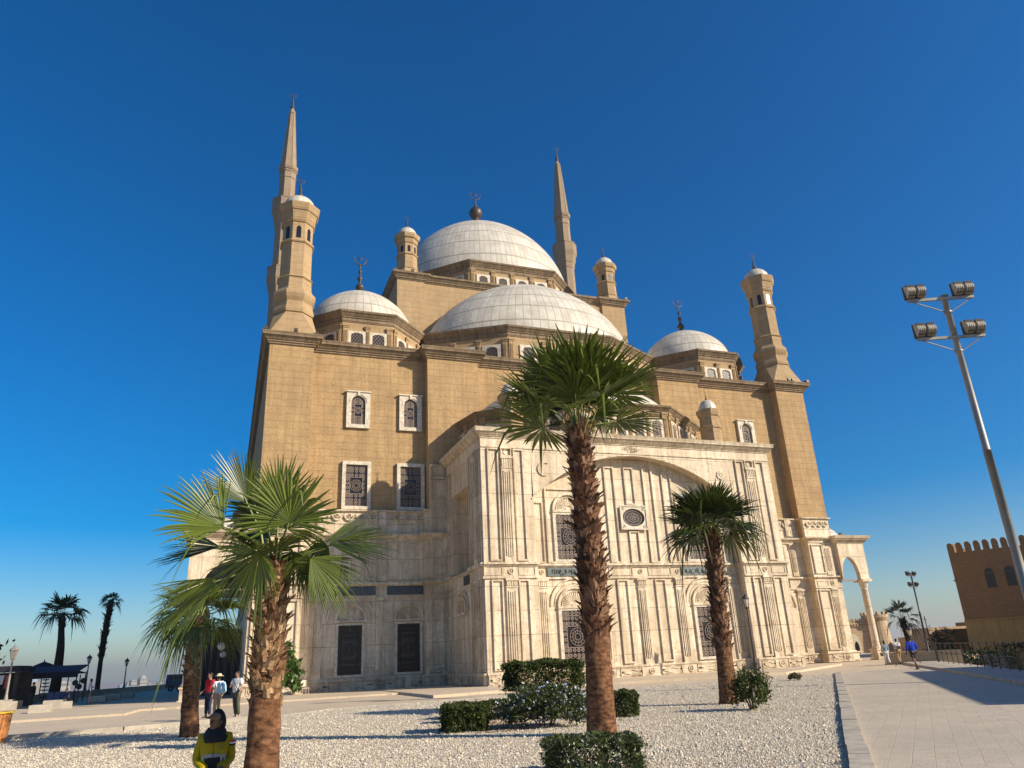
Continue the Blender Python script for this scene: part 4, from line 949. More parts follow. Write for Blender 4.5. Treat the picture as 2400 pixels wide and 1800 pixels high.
palm('fan_palm', 'tallest foreground fan palm with dark shaggy trunk in front of the pale porch', (-20.28, -41.3, 0), (-20.27, -41.3, 6.8), .305, .225, 2.05, 620, .19,
     crown(27, 16, 86, 1.12, 1.52, 11, droop=(.02, .2), mats=('palm', 'palm', 'palmB')), 'fan palms in the gravel garden', 'boot', (.05, .0, 0), seed=2)
palm('fan_palm', 'small round-headed fan palm beside the dark lamp post at the porch right side', (-13.25, -36.03, 0), (-13.08, -36.09, 5.25), .275, .185, 1.65, 460, .17,
     crown(29, -8, 84, .74, 1.3, 5, droop=(.02, .22), mats=('palmD', 'palmD', 'palm')), 'fan palms in the gravel garden', 'boot', (.0, .0, 0), leafm='palmD', seed=3)
def img_vec(dx, dy, D, dep=0):
    """world offset for an image-plane offset measured on the palm (metres right, up, away)"""
    return Rv*dx+Uv*dy+F_*dep
def lf(hx, hy, hd, tx, ty, td, Rr, half, droop, nx=0, ny=0, nd=-1, m='palmB'):
    return (img_vec(hx, hy, 0, hd), Rr, half, droop, img_vec(tx, ty, 0, td), img_vec(nx, ny, 0, nd), m)
k = 1/3.456*10.3/1727
def L3(hx, hy, tx, ty, Rr, half, dr, hd=0, td=0, n=(0, .3, -1), m='palmB'):
    return lf((hx-1180)*k, -(hy-1060)*k, hd, (tx-hx)*k, -(ty-hy)*k, td, Rr, half, dr, *n, m)
leftL = [L3(1325, 660, 1330, 140, .84, 112, .05, -.15, 0, (.1, .2, -1)), L3(1150, 855, 1000, 1150, .78, 88, .1, -.45, 0, (.0, .75, -.8)),
         L3(830, 700, 520, 470, .95, 62, .1, -.2, -.1, (.2, .5, -1)), L3(740, 880, 250, 950, .95, 34, .12, .1, .1, (.1, 1, -.5), 'palmD'),
         L3(1590, 850, 2100, 880, .92, 40, .12, .05, .2, (0, .8, -.6), 'palmD'), L3(1560, 840, 1900, 760, .8, 34, .2, .15, .2, (0, .9, -.4), 'palm'), L3(1490, 925, 1760, 1200, .82, 50, .12, -.2, 0, (.4, .5, -.8), 'palm'), L3(1460, 920, 1380, 1150, .5, 60, .4, -.1, 0, (0, .3, -1), 'palm'),
         L3(1165, 590, 1150, 160, .76, 70, .05, .3, .1, (0, .1, -1)), L3(930, 540, 720, 190, .80, 50, .05, .2, 0, (.3, .3, -1), 'palm'),
         L3(800, 1060, 400, 1400, 1.04, 36, .1, -.3, -.15, (.4, .8, -.6)), L3(980, 1010, 890, 1350, .66, 60, .25, .25, .1, (0, .3, -1), 'palmD'),
         L3(1050, 700, 960, 400, .8, 100, .2, .35, .15, (0, 0, -1), 'palm'), L3(1230, 760, 1330, 460, .72, 100, .4, .25, .1, (0, .2, -1), 'palm'),
         L3(1100, 900, 760, 800, .7, 50, .5, .1, .3, (0, 1, -.4), 'palm'), L3(1330, 900, 1240, 1100, .5, 110, .8, 0, .2, (0, .4, -1), 'palm'),
         L3(1000, 850, 900, 760, .6, 90, .5, .3, .5, (0, 1, -.6), 'palmD'), L3(1600, 870, 1400, 1000, .45, 80, .9, .0, .1, (0, .3, -1), 'palm')]
palm('fan_palm', 'nearest short fan palm with sunlit gold leaf bases and wide bright fronds on the left', (-27.52, -46.5, 0), (-27.51, -46.5, 2.85), .212, .155, 1.42, 380, .115, leftL+crown(5, -10, 60, .42, .62, 77, mats=('palm', 'palmB')), 'fan palms in the gravel garden', 'bootSun', seed=4)
palm('fan_palm', 'slim leaning fan palm half hidden behind the nearest short palm on the left', (-28.76, -32.37, 0), (-28.84, -32.34, 3.15), .25, .165, 1.75, 300, .12,
     crown(20, -30, 70, .62, 1.05, 23, (70, 105), (.2, .6), ('palmB', 'palm')), 'fan palms in the gravel garden', 'bootSun', (-.06, 0, 0), seed=5)
# silhouettes at the terrace edge
palm('fan_palm', 'dark thick trunked palm at the terrace edge with fronds spreading sideways', (-43.9, 35.3, 0), (-44.3, 35.5, 8.2), .55, .24, 7.0, 40, .3,
     crown(20, -12, 75, 1.15, 1.75, 31, (60, 95), (.2, .6), ('palmD',)), 'palms at the terrace edge', 'boot', (.22, 0, 0), False, 'palmD', 6)
palm('fan_palm', 'slender dark palm with a small tufted head at the terrace edge', (-41.9, 50.3, 0), (-41.7, 50.2, 10.7), .30, .17, 4.2, 240, .38,
     crown(20, -30, 75, .65, .85, 33, (60, 95), (.3, .7), ('palmD',)), 'palms at the terrace edge', 'boot', (-.15, 0, 0), False, 'palmD', 7)
palm('fan_palm', 'small dark palm in front of the low walls right of the round tower', (49.8, 14.7, -2), (49.2, 14.9, 3.9), .40, .30, 4.5, 40, .3,
     crown(14, -25, 80, 1.15, 1.55, 35, (45, 65), (.3, .8), ('palmD',)), None, 'boot', (0, 0, 0), False, 'palmD', 8)
palm('fan_palm', 'dark green palm tuft beside the porch column on the right', (60, 18, -1), (60, 18, 1.2), .4, .3, 1, 0, .25, crown(12, -5, 80, .8, 1.4, 36, (45, 65), (.3, .8), ('palm',)), None, 'boot', (0, 0, 0), False, 'palm', 9)
# ================================================================ SHRUBS
def shrub(name, label, cat, c, size, n, leaf, m, rot=0, kind='box', seed=1, group=None, flowers=0, stems=True, ztop=None):
    rng = random.Random(seed); t = empty(name, c, rot, label, cat, group); b = MB(); fl = MB()
    sx, sy, z0, z1 = size
    for i in range(n+flowers):
        if kind == 'box':
            u, v, w = rng.uniform(-1, 1), rng.uniform(-1, 1), rng.uniform(0, 1)
            f = rng.random()
            if f < .30: w = 1-abs(rng.gauss(0, .06))
            elif f < .62: u = math.copysign(1-abs(rng.gauss(0, .07)), u)
            elif f < .92: v = math.copysign(1-abs(rng.gauss(0, .07)), v)
            e = (1-.22*max(0, abs(u)**4*abs(v)**4)); wob = 1+.07*math.sin(5*u+3*v+seed)+.06*math.sin(9*v-4*u+w*5)+.04*math.sin(17*u+13*w)+(abs(rng.gauss(0, .10)) if rng.random() < .12 else 0)
            p = Vector((u*sx*e*wob, v*sy*e*wob, z0+(z1-z0)*w*(1+.05*math.sin(6*u+1)+.04*math.sin(11*v))))
            if w > .8 and max(abs(u), abs(v)) > .85: p.z -= (z1-z0)*.10
        else:
            th = rng.uniform(0, 6.283); ph = math.acos(rng.uniform(-.7, 1)); r = 1-abs(rng.gauss(0, .2)); r *= 1+.24*math.sin(3*th+2+seed)*math.sin(2.3*ph)+.16*math.sin(7*th+3*ph)+.08*math.sin(13*ph+5*th)+(abs(rng.gauss(0, .16)) if rng.random() < .15 else 0)
            p = Vector((sx*r*math.sin(ph)*math.cos(th), sy*r*math.sin(ph)*math.sin(th), (z0+z1)/2+(z1-z0)/2*r*math.cos(ph)))
        q = b if i < n else fl
        s = leaf*rng.uniform(.6, 1.35); a = Vector((rng.gauss(0, 1), rng.gauss(0, 1), rng.gauss(0, 1)+.4)).normalized(); d = a.orthogonal().normalized(); d = (Matrix.Rotation(rng.random()*6.28, 3, a) @ d); e = a.cross(d)
        if i < n: q.face([p-d*s, p+e*s*.42, p+d*s, p-e*s*.42])
        else:
            for kk in range(2): o2 = Vector((rng.gauss(0, .02), rng.gauss(0, .02), rng.gauss(0, .02))); q.face([p+o2-d*s*.5, p+o2+e*s*.5, p+o2+d*s*.5, p+o2-e*s*.5])
    b.build('foliage', M[m], t, False, None, False)
    if flowers: fl.build('flowers', mat('pale_blue_petals', (.52, .58, .80), .6), t, False, None, False)
    if stems:
        s = MB()
        for i in range(7):
            a = rng.uniform(0, 6.28); rr = rng.uniform(.05, .4); s.tube([(rr*sx*.4*math.cos(a), rr*sy*.4*math.sin(a), -.02), (rr*sx*math.cos(a), rr*sy*math.sin(a), z0+(z1-z0)*.3), (1.3*rr*sx*math.cos(a), 1.3*rr*sy*math.sin(a), z0+(z1-z0)*.75)], [.022, .016, .006], 5)
        s.build('stems', M['boot'], t)
    return t
M['hedge'] = leaf_mat('hedge_leaf', (.05, .066, .016), .06, .6); M['hedgeB'] = leaf_mat('shrub_leaf', (.055, .072, .020), .08); M['hedgeR'] = leaf_mat('dry_shrub_leaf', (.095, .075, .028), .15); M['shade'] = leaf_mat('shaded_far_leaf', (.022, .032, .010), .03, .8); M['olean'] = leaf_mat('oleander_leaf', (.06, .105, .02), .15)  # the far leaves hold the sunken court's shade in their colour
YR = -YAW
shrub('topiary_bush', 'raised clipped oblong bush behind the flowering shrub left of the tall palm', 'bush', (-18.85, -34.75, 0), (1.12, .62, .72, 1.52), 15000, .045, 'hedge', YR, seed=1)
shrub('hedge', 'low clipped square hedge at the far left of the bush group', 'hedge', (-22.25, -37.55, 0), (.55, .62, .02, .60), 9000, .042, 'hedge', YR+.2, seed=2)
shrub('hedge', 'low narrow hedge row running behind the brown soil patch', 'hedge', (-20.5, -34.9, 0), (1.35, .32, .02, .50), 8000, .042, 'hedge', YR+.25, seed=3)
shrub('hedge', 'small clipped hedge just right of the tall palm trunk', 'hedge', (-17.6, -37.35, 0), (.34, .42, .02, .64), 5000, .042, 'hedge', YR, seed=4)
shrub('flowering_shrub', 'sprawling green shrub dotted with pale blue flowers beside the tall palm', 'shrub', (-20.35, -38.35, 0), (1.05, .75, .0, .92), 9000, .05, 'hedgeB', YR, 'ball', 5, None, 620)
shrub('shrub', 'reddish green shrub in the foreground below the tall palm trunk', 'shrub', (-22.78, -46.0, 0), (.68, .5, .0, .47), 7500, .034, 'hedgeB', YR, 'box', 6)
shrub('shrub', 'scraggly dark shrub at the foot of the small round-headed palm', 'shrub', (-14.3, -38.6, 0), (.52, .46, .0, 1.02), 3300, .045, 'hedge', YR, 'ball', 7)
shrub('dry_tuft', 'dry brown grass tuft on the gravel near the kerb corner', 'grass tuft', (-1.9, -25.6, 0), (.32, .3, 0, .32), 500, .06, 'hedgeR', 0, 'ball', 8, None, 0, False)
def soil(): 
    b = MB(); b.face([(-22.3, -38.6, -.004), (-20.9, -38.9, -.004), (-19.6, -35.2, -.004), (-21.2, -34.9, -.004)]); o = b.build('soil_patch', mat('garden_soil', (.20, .125, .07), .95, .1, 0, .6, 20, .3, 6)); o['kind'] = 'structure'
soil()
# oleander behind the near palm
ot = shrub('oleander', 'leafy green oleander on a bare stem beside the nearest short palm trunk', 'shrub', (-26.75, -37.5, 0), (.42, .36, 1.0, 2.15), 1900, .075, 'olean', 0, 'ball', 9, None, 0, False)
sb = MB(); sb.tube([(-.15, 0, 0), (-.12, .02, .6), (-.1, 0, 1.2), (0, 0, 1.7)], [.07, .05, .04, .02], 6); sb.tube([(-.12, 0, .5), (.02, .05, 1.3)], [.03, .015], 5); sb.build('stem', M['boot'], ot)
sh = shrub('tree', 'dark leafy tree crown behind the left kiosk roof', 'tree', (-50.0, 22, 0), (3.6, 3.2, 1.2, 5.6), 3600, .26, 'shade', 0, 'ball', 12, None, 0, False)
tb = MB(); tb.tube([(0, 0, 0), (0, .1, 2.5), (.1, 0, 4)], [.25, .18, .08], 7); tb.build('trunk', M['boot'], sh)
sh = shrub('tree', 'dark slim tree at the left edge of the crenellated building', 'tree', (46.0, 7.5, -5), (1.6, 1.5, .5, 6.8), 2400, .18, 'shade', 0, 'ball', 13, None, 0, False)
tb = MB(); tb.tube([(0, 0, 0), (0, .1, 2.5), (.1, 0, 4)], [.2, .15, .08], 7); tb.build('trunk', M['boot'], sh)
# ================================================================ STREET FURNITURE
M['black'] = mat('black_iron', (.025, .025, .028), .5, .5); M['galv'] = mat('galvanised_steel', (.30, .28, .24), .55, .5, .3, 0, 0, .15, 2)
M['glass'] = mat('lantern_glass', (.55, .50, .40), .25, .5); M['flood'] = mat('floodlight_shell', (.50, .44, .34), .55, .4, .2, 0, 0, .2, 5); M['floodD'] = mat('floodlight_face', (.06, .045, .035), .5)
def lamp_post(label, x, y, H, m='black', k=1.0, gm='glass'):
    t = empty('street_lamp', (x, y, 0), 0, label, 'street lamp', 'lantern lamp posts'); b = MB()
    b.lathe([(.26*k, 0), (.26*k, .12), (.20*k, .16), (.17*k, .5), (.2*k, .55), (.12*k, .62), (.10*k, .8), (.075*k, .95), (.07*k, 1.2), (.055*k, H*.6), (.045*k, H-1.05), (.10*k, H-1.03), (.12*k, H-.98)], n=10); b.build('post', M[m], t, False)
    b = MB(); b.lathe([(.10*k, H-.98), (.13*k, H-.93)], n=6)
    for i in range(6):
        a = math.pi/3*i; b.tube([(.12*k*math.cos(a), .12*k*math.sin(a), H-.95), (.22*k*math.cos(a), .22*k*math.sin(a), H-.38)], .012, 4)
    b.lathe([(.25*k, H-.40), (.26*k, H-.35), (.20*k, H-.25), (.10*k, H-.16), (.07*k, H-.12), (.09*k, H-.1), (.03*k, H-.05), (.015*k, H+.1)], n=6); l = b.build('lantern', M[m], t)
    g = MB(); g.lathe([(.10*k, H-.94), (.20*k, H-.40)], n=6); g.build('lantern_glass', M[gm], l)
lamp_post('black lantern lamp post standing against the right side of the pale porch', 5.25, -13.32, 5.1)
lamp_post('dusty grey lantern lamp post by the kiosk at the far left', -42.5, 9.8, 4.35, 'galv', 1.25, 'galv')
lamp_post('dark lantern lamp post beside the standing man at the terrace wall', -43.2, 50.2, 4.6, 'black', 1.25)
lamp_post('dark lantern lamp post nearest the distant tower blocks', -40.3, 62.4, 4.3, 'black', 1.25)
lamp_post('dark lantern lamp post rising behind the man in the blue shirt', 37.4, 3.35, 2.85, 'black', 1.3)
def flood_mast(label, x, y, H, z0=0, k=1.0, lower=.118, rot=0, gm='galv', fm='flood'):
    t = empty('floodlight_mast', (x, y, z0), rot, label, 'floodlight mast', 'floodlight masts'); b = MB()
    b.lathe([(.35*k, 0), (.35*k, .05), (.19*k, .06), (.155*k, H*.55), (.165*k, H*.55), (.14*k, H*.552), (.125*k, H-.04), (.2*k, H-.03), (.2*k, H)], n=18); b.build('pole', M[gm], t, True)
    for i, hz in enumerate((H-.18, H-.18-lower*H)):
        c = MB(); w = 1.42*k; c.box(-1.68*k, 1.22*k, -.16*k, -.06*k, hz-.06, hz+.06)
        for s in (-1, 1): c.tube([((-1.62 if s < 0 else 1.18)*k, -.11*k, hz), (s*.13*k, -.02, hz-.62*k)], .028*k, 5)
        c.lathe([(.17*k, hz-.66*k), (.17*k, hz-.6*k)], n=12); arm = c.build('crossarm', M[gm], t)
        for fx in (-1.52, -1.06, .58, 1.03):
            f = MB(); X = fx*k; n_ = 7; zc = hz+.42*k; D0 = -.11*k
            # rounded finned back, facing away from the mast front
            sec = lambda xx, g: [(xx, D0+g*(.02+.33*k*math.sin(math.pi*min(1, .12+j/9*.88))), zc-.30*k+.60*k*j/9) for j in range(10)]
            for q in range(4):
                x0 = X-.17*k+q*.088*k; f.loft([[p for p in sec(x0, -1)]+[(x0, D0+.05*k, zc+.30*k), (x0, D0+.05*k, zc-.30*k)], [p for p in sec(x0+.055*k, -1)]+[(x0+.055*k, D0+.05*k, zc+.30*k), (x0+.055*k, D0+.05*k, zc-.30*k)]])
            fo = f.build('floodlight', M[fm], arm)
            g = MB(); g.box(X-.16*k, X+.16*k, D0-.23*k, D0+.05*k, zc-.27*k, zc+.27*k); g.box(X-.20*k, X+.20*k, D0+.05*k, D0+.13*k, zc-.33*k, zc+.33*k)
            g.tube([(X-.21*k, D0, zc), (X-.18*k, D0-.02, hz+.02)], .02*k, 4); g.tube([(X+.21*k, D0, zc), (X+.18*k, D0-.02, hz+.02)], .02*k, 4);
            gg = g.build('floodlight', M['floodD'], arm)
    return t
flood_mast('tall grey floodlight mast with eight lamps rising in front of the crenellated building', 1.02, -36.16, 15.95, 0, 1.0, .118, R(-24))
flood_mast('distant dark floodlight mast by the railing bend behind the walkers', 23.7, -10.7, 6.7, -.1, .42, .125, R(10), 'black', 'floodD')
# railing
def railing(label, p0, p1, z, step, H, post=.022, group='iron railings', balls=True):
    p0, p1 = Vector(p0), Vector(p1); L0 = (p1-p0).length; n = max(2, int(L0/step)); t = empty('railing', (p0.x, p0.y, z), 0, label, 'railing', group); d = (p1-p0)/n
    for i in range(n+1):
        q = d*i; b = MB(); b.tube([(q.x, q.y, 0), (q.x, q.y, H)], post, 6)
        if balls:
            for hz in (H*.5, H): b.lathe([(.01, hz-.05), (.042, hz-.02), (.042, hz+.02), (.01, hz+.05)], (q.x, q.y, 0), 8)
        b.build('post', M['black'], t)
    for hz in (H*.5, H):
        b = MB(); e = d*n; b.tube([(0, 0, hz), (e.x, e.y, hz)], post*.8, 6); b.build('rail', M['black'], t)
railing('dark ball jointed iron railing along the right edge of the path', rp(-6, .0), rp(20, 0), .1, 1.55, 1.15)
railing('dark railing turning behind the walkers toward the round tower', rp(20.2, 0), (26, -9), 0.02, .8, 1.3, .03, 'iron railings', False)
railing('far thin railing in front of the tan wall', (29, -11), (62, -6), -1.2, 1.0, 1.4, .03, 'iron railings', False)
# low kerb block, planters along left wall
def wallthing(name, label, cat, poly, z0, z1, m, group=None, cop=None):
    b = MB(); b.prism(poly, z0, z1); o = b.build(name, M[m] if isinstance(m, str) else m); return tag(o, label, cat, group)
M['wallL'] = masonry('terrace_wall', (.36, .29, .20), (.31, .245, .165), (.18, .135, .09), .9, .35, .012, (.2, .15, .1), .4, (.2, .15, .1), .4)
wl = wallthing('parapet_wall', 'long low stone parapet edging the left terrace', 'wall', [(-45.6, -30), (-45.0, -30), (-43.4, 36), (-36.0, 66), (-30, 90), (-31, 90), (-37.0, 66), (-44.6, 36)], -.1, .62, 'wallL')
for i, (x, y, w, lab) in enumerate(((-37.6, -4.6, 1.0, 'nearest pale stone block at the kiosk, its corner catching sun'), (-37.3, .3, .95, 'pale stone block just beyond the sunlit one'), (-37.1, 14.2, 1.2, 'grey stone block right of the standing man'), (-36.7, 20.3, 1.15, 'grey stone block second beyond the standing man'), (-36.1, 25.5, 1.1, 'grey stone block below the lamp post nearest the tower blocks'), (-38.9, 7.0, 1.2, 'long grey stone block behind the seated man'))):
    b = MB(); w *= .5; b.loft([[(x-w*a, y-w*a, 0), (x+w*a, y-w*a, 0), (x+w*a, y+w*a, 0), (x-w*a, y+w*a, 0)] if False else [(x+sx*w*a, y+sy*w*a, z) for sx, sy in ((-1, -1), (1, -1), (1, 1), (-1, 1))] for a, z in ((.94, -.02), (1, .04), (1, .42), (.95, .46))])
    tag(b.build('stone_block', M['kerb']), lab, 'stone block', 'stone blocks along the left terrace')
# lamp plinth blocks at far left
b = MB(); b.box(-44.2, -41.6, 8.8, 10.8, -.05, .5); b.box(-43.6, -42.0, 9.1, 10.5, .5, .62); tag(b.build('lamp_plinth', M['kerb']), 'pale stone plinth under the dusty grey lamp post', 'plinth')
# wooden slatted bin
bn = empty('litter_bin', (-34.32, -29.0, 0), R(12), 'slatted orange wood litter bin with a yellow rim at the left edge', 'litter bin'); b = MB()
for i in range(26):
    a = 2*math.pi*i/26; r0, r1 = .56, .64; ca, sa = math.cos(a), math.sin(a); da = .105
    P = lambda r, aa, z: (r*math.cos(aa), r*math.sin(aa), z)
    b.loft([[P(r0, a-da, .02), P(r0, a+da, .02), P(r0-.03, a+da, .02), P(r0-.03, a-da, .02)], [P(r1, a-da, 1.06), P(r1, a+da, 1.06), P(r1-.03, a+da, 1.06), P(r1-.03, a-da, 1.06)]])
b.build('slats', mat('orange_timber', (.42, .17, .05), .55, .4, 0, .3, 25, .35, 6), bn)
b = MB(); b.annulus(0, 0, .55, .70, 0, .06, 26); b2 = MB(Matrix(((1, 0, 0, 0), (0, 0, 1, 0), (0, 1, 0, 1.07), (0, 0, 0, 1)))); b2.annulus(0, 0, .52, .70, 0, .06, 26); b2.build('rim', mat('yellow_rim', (.60, .38, .03), .5), bn)
b = MB(); b.lathe([(.52, .03), (.58, 1.0)], n=20); b.build('liner', M['black'], bn); bn.scale = (.70, .70, .76)
# white chair frame beside the wall
ch = empty('chair', (-22.75, -1.9, 0), R(20), 'cream metal chair standing against the shadowed wall corner', 'chair')
b = MB(); b.box(-.24, .24, -.22, .24, .44, .47); b.build('seat', M['frame'], ch); b = MB(); b.box(-.24, .24, .22, .25, .55, .95); b.build('backrest', M['frame'], ch)
for sx in (-1, 1):
    for sy in (-1, 1): b = MB(); b.tube([(sx*.22, sy*.2, 0), (sx*.21, sy*.2, .95 if sy > 0 else .44)], .014, 5); b.build('leg', M['frame'], ch)
# ================================================================ KIOSKS AT THE LEFT
M['kd'] = mat('kiosk_dark_timber', (.055, .040, .035), .7, .3, 0, 0, 0, .3, 3); M['kr'] = mat('kiosk_roof', (.022, .022, .032), .8); M['kw'] = mat('white_awning', (.62, .60, .58), .7); M['kp'] = mat('grey_canvas', (.05, .055, .075), .9)
kz = empty('kiosk', (-45.4, 14.0, 0), R(-6), 'dark souvenir kiosk with a flat roof and hanging goods at the far left', 'kiosk')
b = MB(); b.box(-3.4, 3.2, -1.6, 1.8, 2.55, 2.85); b.box(-3.2, 3.0, -1.4, 1.6, 2.85, 2.95); b.build('roof', M['kr'], kz)
for x, y in ((-3.1, -1.4), (3.0, -1.4), (-3.1, 1.6), (3.0, 1.6), (.6, -1.4)): b = MB(); b.box(x-.14, x+.14, y-.1, y+.1, 0, 2.55); b.build('post', M['kd'], kz)
b = MB(); b.box(-3.1, .4, -1.3, -.9, 0, 1.0); b.build('counter', M['kd'], kz); b = MB(); b.box(-3.1, 2.9, 1.45, 1.6, 0, 2.5); b.build('back_wall', M['kd'], kz)
cols = [(.6, .55, .5), (.35, .08, .07), (.10, .12, .3), (.5, .4, .2), (.65, .62, .6), (.2, .3, .25)]
rn = random.Random(4)
for i in range(14):
    x = -3.0+i*.42; b = MB(); w = rn.uniform(.12, .2); h = rn.uniform(.6, 1.1); b.loft([[(x-w, -1.62, 2.3), (x+w, -1.62, 2.3), (x+w, -1.58, 2.3), (x-w, -1.58, 2.3)], [(x-w*.8, -1.68, 2.3-h*.5), (x+w*.9, -1.66, 2.3-h*.5), (x+w*.9, -1.60, 2.3-h*.5), (x-w*.8, -1.6, 2.3-h*.5)], [(x-w, -1.62, 2.3-h), (x+w*.7, -1.64, 2.3-h), (x+w*.7, -1.58, 2.3-h), (x-w, -1.58, 2.3-h)]]); b.build('hanging_cloth', mat('cloth', cols[i % 6], .9), kz)
aw = empty('awning', (-41.4, 18.4, 0), R(-5), 'grey canvas awning on thin posts beside the kiosk', 'awning')
b = MB(); b.loft([[(-2.2, -1.5, 2.3), (2.4, -1.5, 2.45), (2.4, 1.5, 2.95), (-2.2, 1.5, 2.95)], [(-2.2, -1.5, 2.22), (2.4, -1.5, 2.37), (2.4, 1.5, 2.87), (-2.2, 1.5, 2.87)]]); b.build('canopy', M['kp'], aw)
b = MB(); b.box(-2.2, 2.4, -1.5, -1.46, 1.95, 2.4); b.build('valance', M['kr'], aw)
for x, y in ((-2.1, -1.4), (2.3, -1.4), (-2.1, 1.4), (2.3, 1.4)): b = MB(); b.tube([(x, y, 0), (x, y, 2.4)], .05, 6); b.build('post', M['kd'], aw)
def parasol(label, x, y, w, H, rise):
    t = empty('parasol', (x, y, 0), R(15), label, 'parasol', 'square parasols over the stalls'); b = MB(); b.tube([(0, 0, 0), (0, 0, H+rise+.15)], .05, 6); b.build('pole', M['kd'], t)
    b = MB(); n = 8
    b.loft([[(sx*q*w, sy*q*w, H+rise*(1-q)**.8) for sx, sy in ((-1, -1), (1, -1), (1, 1), (-1, 1))] for q in (1, .7, .4, .03)], cap0=False); b.build('canopy', M['kr'], t)
parasol('wide dark pyramid parasol behind the thick dark palm', -42.4, 33.0, 1.45, 2.35, .5)
parasol('small dark pointed parasol above the kiosk roof', -44.0, 29.0, 1.1, 3.0, .55)
pr = empty('postcard_rack', (-41.3, 16.2, 0), 0, 'tiered black postcard rack under the awning', 'display rack')
for i in range(7): b = MB(); z = .5+i*.26; b.lathe([(.05, z), (.34-.02*i, z+.03), (.36-.02*i, z+.10), (.05, z+.08)], n=10); b.build('tier', M['black'], pr)
b = MB(); b.tube([(0, 0, 0), (0, 0, 2.5)], .03, 5); b.build('pole', M['black'], pr)
for i, (x, y, lab, c) in enumerate(((-40.6, 15.8, 'leaning stack of framed pictures at the stall, left one', (.10, .12, .2)), (-39.8, 16.6, 'leaning framed pictures beside the thick palm base', (.16, .14, .13)))):
    t = empty('picture_stand', (x, y, 0), R(30*i), lab, 'picture stand', 'framed pictures on the ground')
    for k2 in range(3): b = MB(); b.loft([[(-.4+.5*k2, 0, 0), (-.02+.5*k2, 0, 0), (-.02+.5*k2, .03, 0), (-.4+.5*k2, .03, 0)], [(-.4+.5*k2, .25, .9), (-.02+.5*k2, .25, .9), (-.02+.5*k2, .28, .9), (-.4+.5*k2, .28, .9)]]); b.build('picture', mat('picture', c, .5), t)
wp = empty('sign_post', (-40.4, 26.5, 0), 0, 'dark post with small round boards right of the thick palm', 'sign post'); b = MB(); b.tube([(0, 0, 0), (0, 0, 2.2)], .05, 6); b.build('post', M['black'], wp)
b = MB(); [b.annulus(dx, dz, .01, .26, -.03, .03, 10) for dx, dz in ((-.35, 1.5), (.3, 1.65), (0, 1.15))]; b.build('board', M['black'], wp)
# vehicle at the far end
vh = empty('parked_van', (-31.9, 43.5, 0), R(-30), 'boxy dark van parked in shade at the end of the terrace wall', 'van')
b = MB(); b.loft([[(x, y, z) for y, z in ((-.85, .45), (.85, .45), (.88, 1.1), (.74, 1.85), (-.74, 1.85), (-.88, 1.1))] for x in (-2.0, -1.9, 1.2)]+[[(x, y, z) for y, z in ((-.83, .45), (.83, .45), (.85, 1.0), (.74, zt), (-.74, zt), (-.85, 1.0))] for x, zt in ((1.75, 1.25), (2.2, 1.05))]); b.build('body', mat('van_paint', (.09, .09, .11), .4), vh)
b = MB(); b.box(-1.7, 1.1, -.84, .84, 1.2, 1.66); b.box(-2.02, -1.98, -.6, .6, 1.2, 1.65); b.build('window', M['pane'], vh)
for x in (-1.3, 1.4):
    for y in (-.8, .8):
        b = MB(Matrix.Translation((x, y, .33))); b.annulus(0, 0, .16, .33, -.1, .1, 14); w_ = b.build('wheel', M['black'], vh)
# ================================================================ RIGHT HAND BUILDINGS
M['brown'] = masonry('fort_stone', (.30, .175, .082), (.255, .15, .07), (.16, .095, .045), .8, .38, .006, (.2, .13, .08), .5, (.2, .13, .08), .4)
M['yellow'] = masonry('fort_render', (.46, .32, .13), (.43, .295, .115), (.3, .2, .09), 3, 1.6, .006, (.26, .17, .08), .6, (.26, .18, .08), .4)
fb = empty('crenellated_building', (0, 0, 0), 0, 'brown crenellated fort building in shade at the right edge', 'building')
FS = 1.31
fo = Vector((47.4, 4.9)); fd = Vector((.50, -.866))            # facing plane runs to the right and nearer
FBM = frame(fo.x, fo.y, fd.x, fd.y) @ Matrix.Translation((0, 0, 1.6-1.6*FS)) @ Matrix.Scale(FS, 4)
LB = 20
b = MB(FBM); zb = 2.85
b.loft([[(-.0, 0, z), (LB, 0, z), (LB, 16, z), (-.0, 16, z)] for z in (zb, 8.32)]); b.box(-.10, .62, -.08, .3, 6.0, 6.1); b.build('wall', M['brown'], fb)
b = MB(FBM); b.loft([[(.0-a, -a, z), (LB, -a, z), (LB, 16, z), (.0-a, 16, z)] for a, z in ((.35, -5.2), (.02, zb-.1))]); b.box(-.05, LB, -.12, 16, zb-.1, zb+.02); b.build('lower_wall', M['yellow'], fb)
def merlon(bm, u, w=.44):
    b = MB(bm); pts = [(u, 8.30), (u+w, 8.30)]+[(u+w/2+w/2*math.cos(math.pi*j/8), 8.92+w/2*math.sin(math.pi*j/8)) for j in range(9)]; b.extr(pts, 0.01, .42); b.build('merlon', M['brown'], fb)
for q in range(30): merlon(FBM, q*.66)
FB2 = FBM @ Matrix(((0, 1, 0, 0), (1, 0, 0, 0), (0, 0, 1, 0), (0, 0, 0, 1)))
for v in range(1, 16): merlon(FB2, v*.66)
for cu in (2.6, 4.02, 6.2, 7.6, 10, 11.4):
    w = .34; b = MB(FBM); pts = [(cu-w, 5.25), (cu+w, 5.25), (cu+w, 6.42)]+[(cu+w*math.cos(math.pi*j/8), 6.42+.42*math.sin(math.pi*j/8)) for j in range(1, 8)]+[(cu-w, 6.42)]; b.extr(pts, -.012, .1); wn_ = b.build('window', M['pane'], fb)
    b = MB(FBM); b.box(cu-w, cu+w, -.04, -.02, 6.42, 6.46); b.build('tie_bar', M['brown'], wn_); b = MB(FBM); b.box(cu-w-.06, cu+w+.06, -.07, .0, 5.18, 5.25); b.build('sill', M['brown'], wn_)
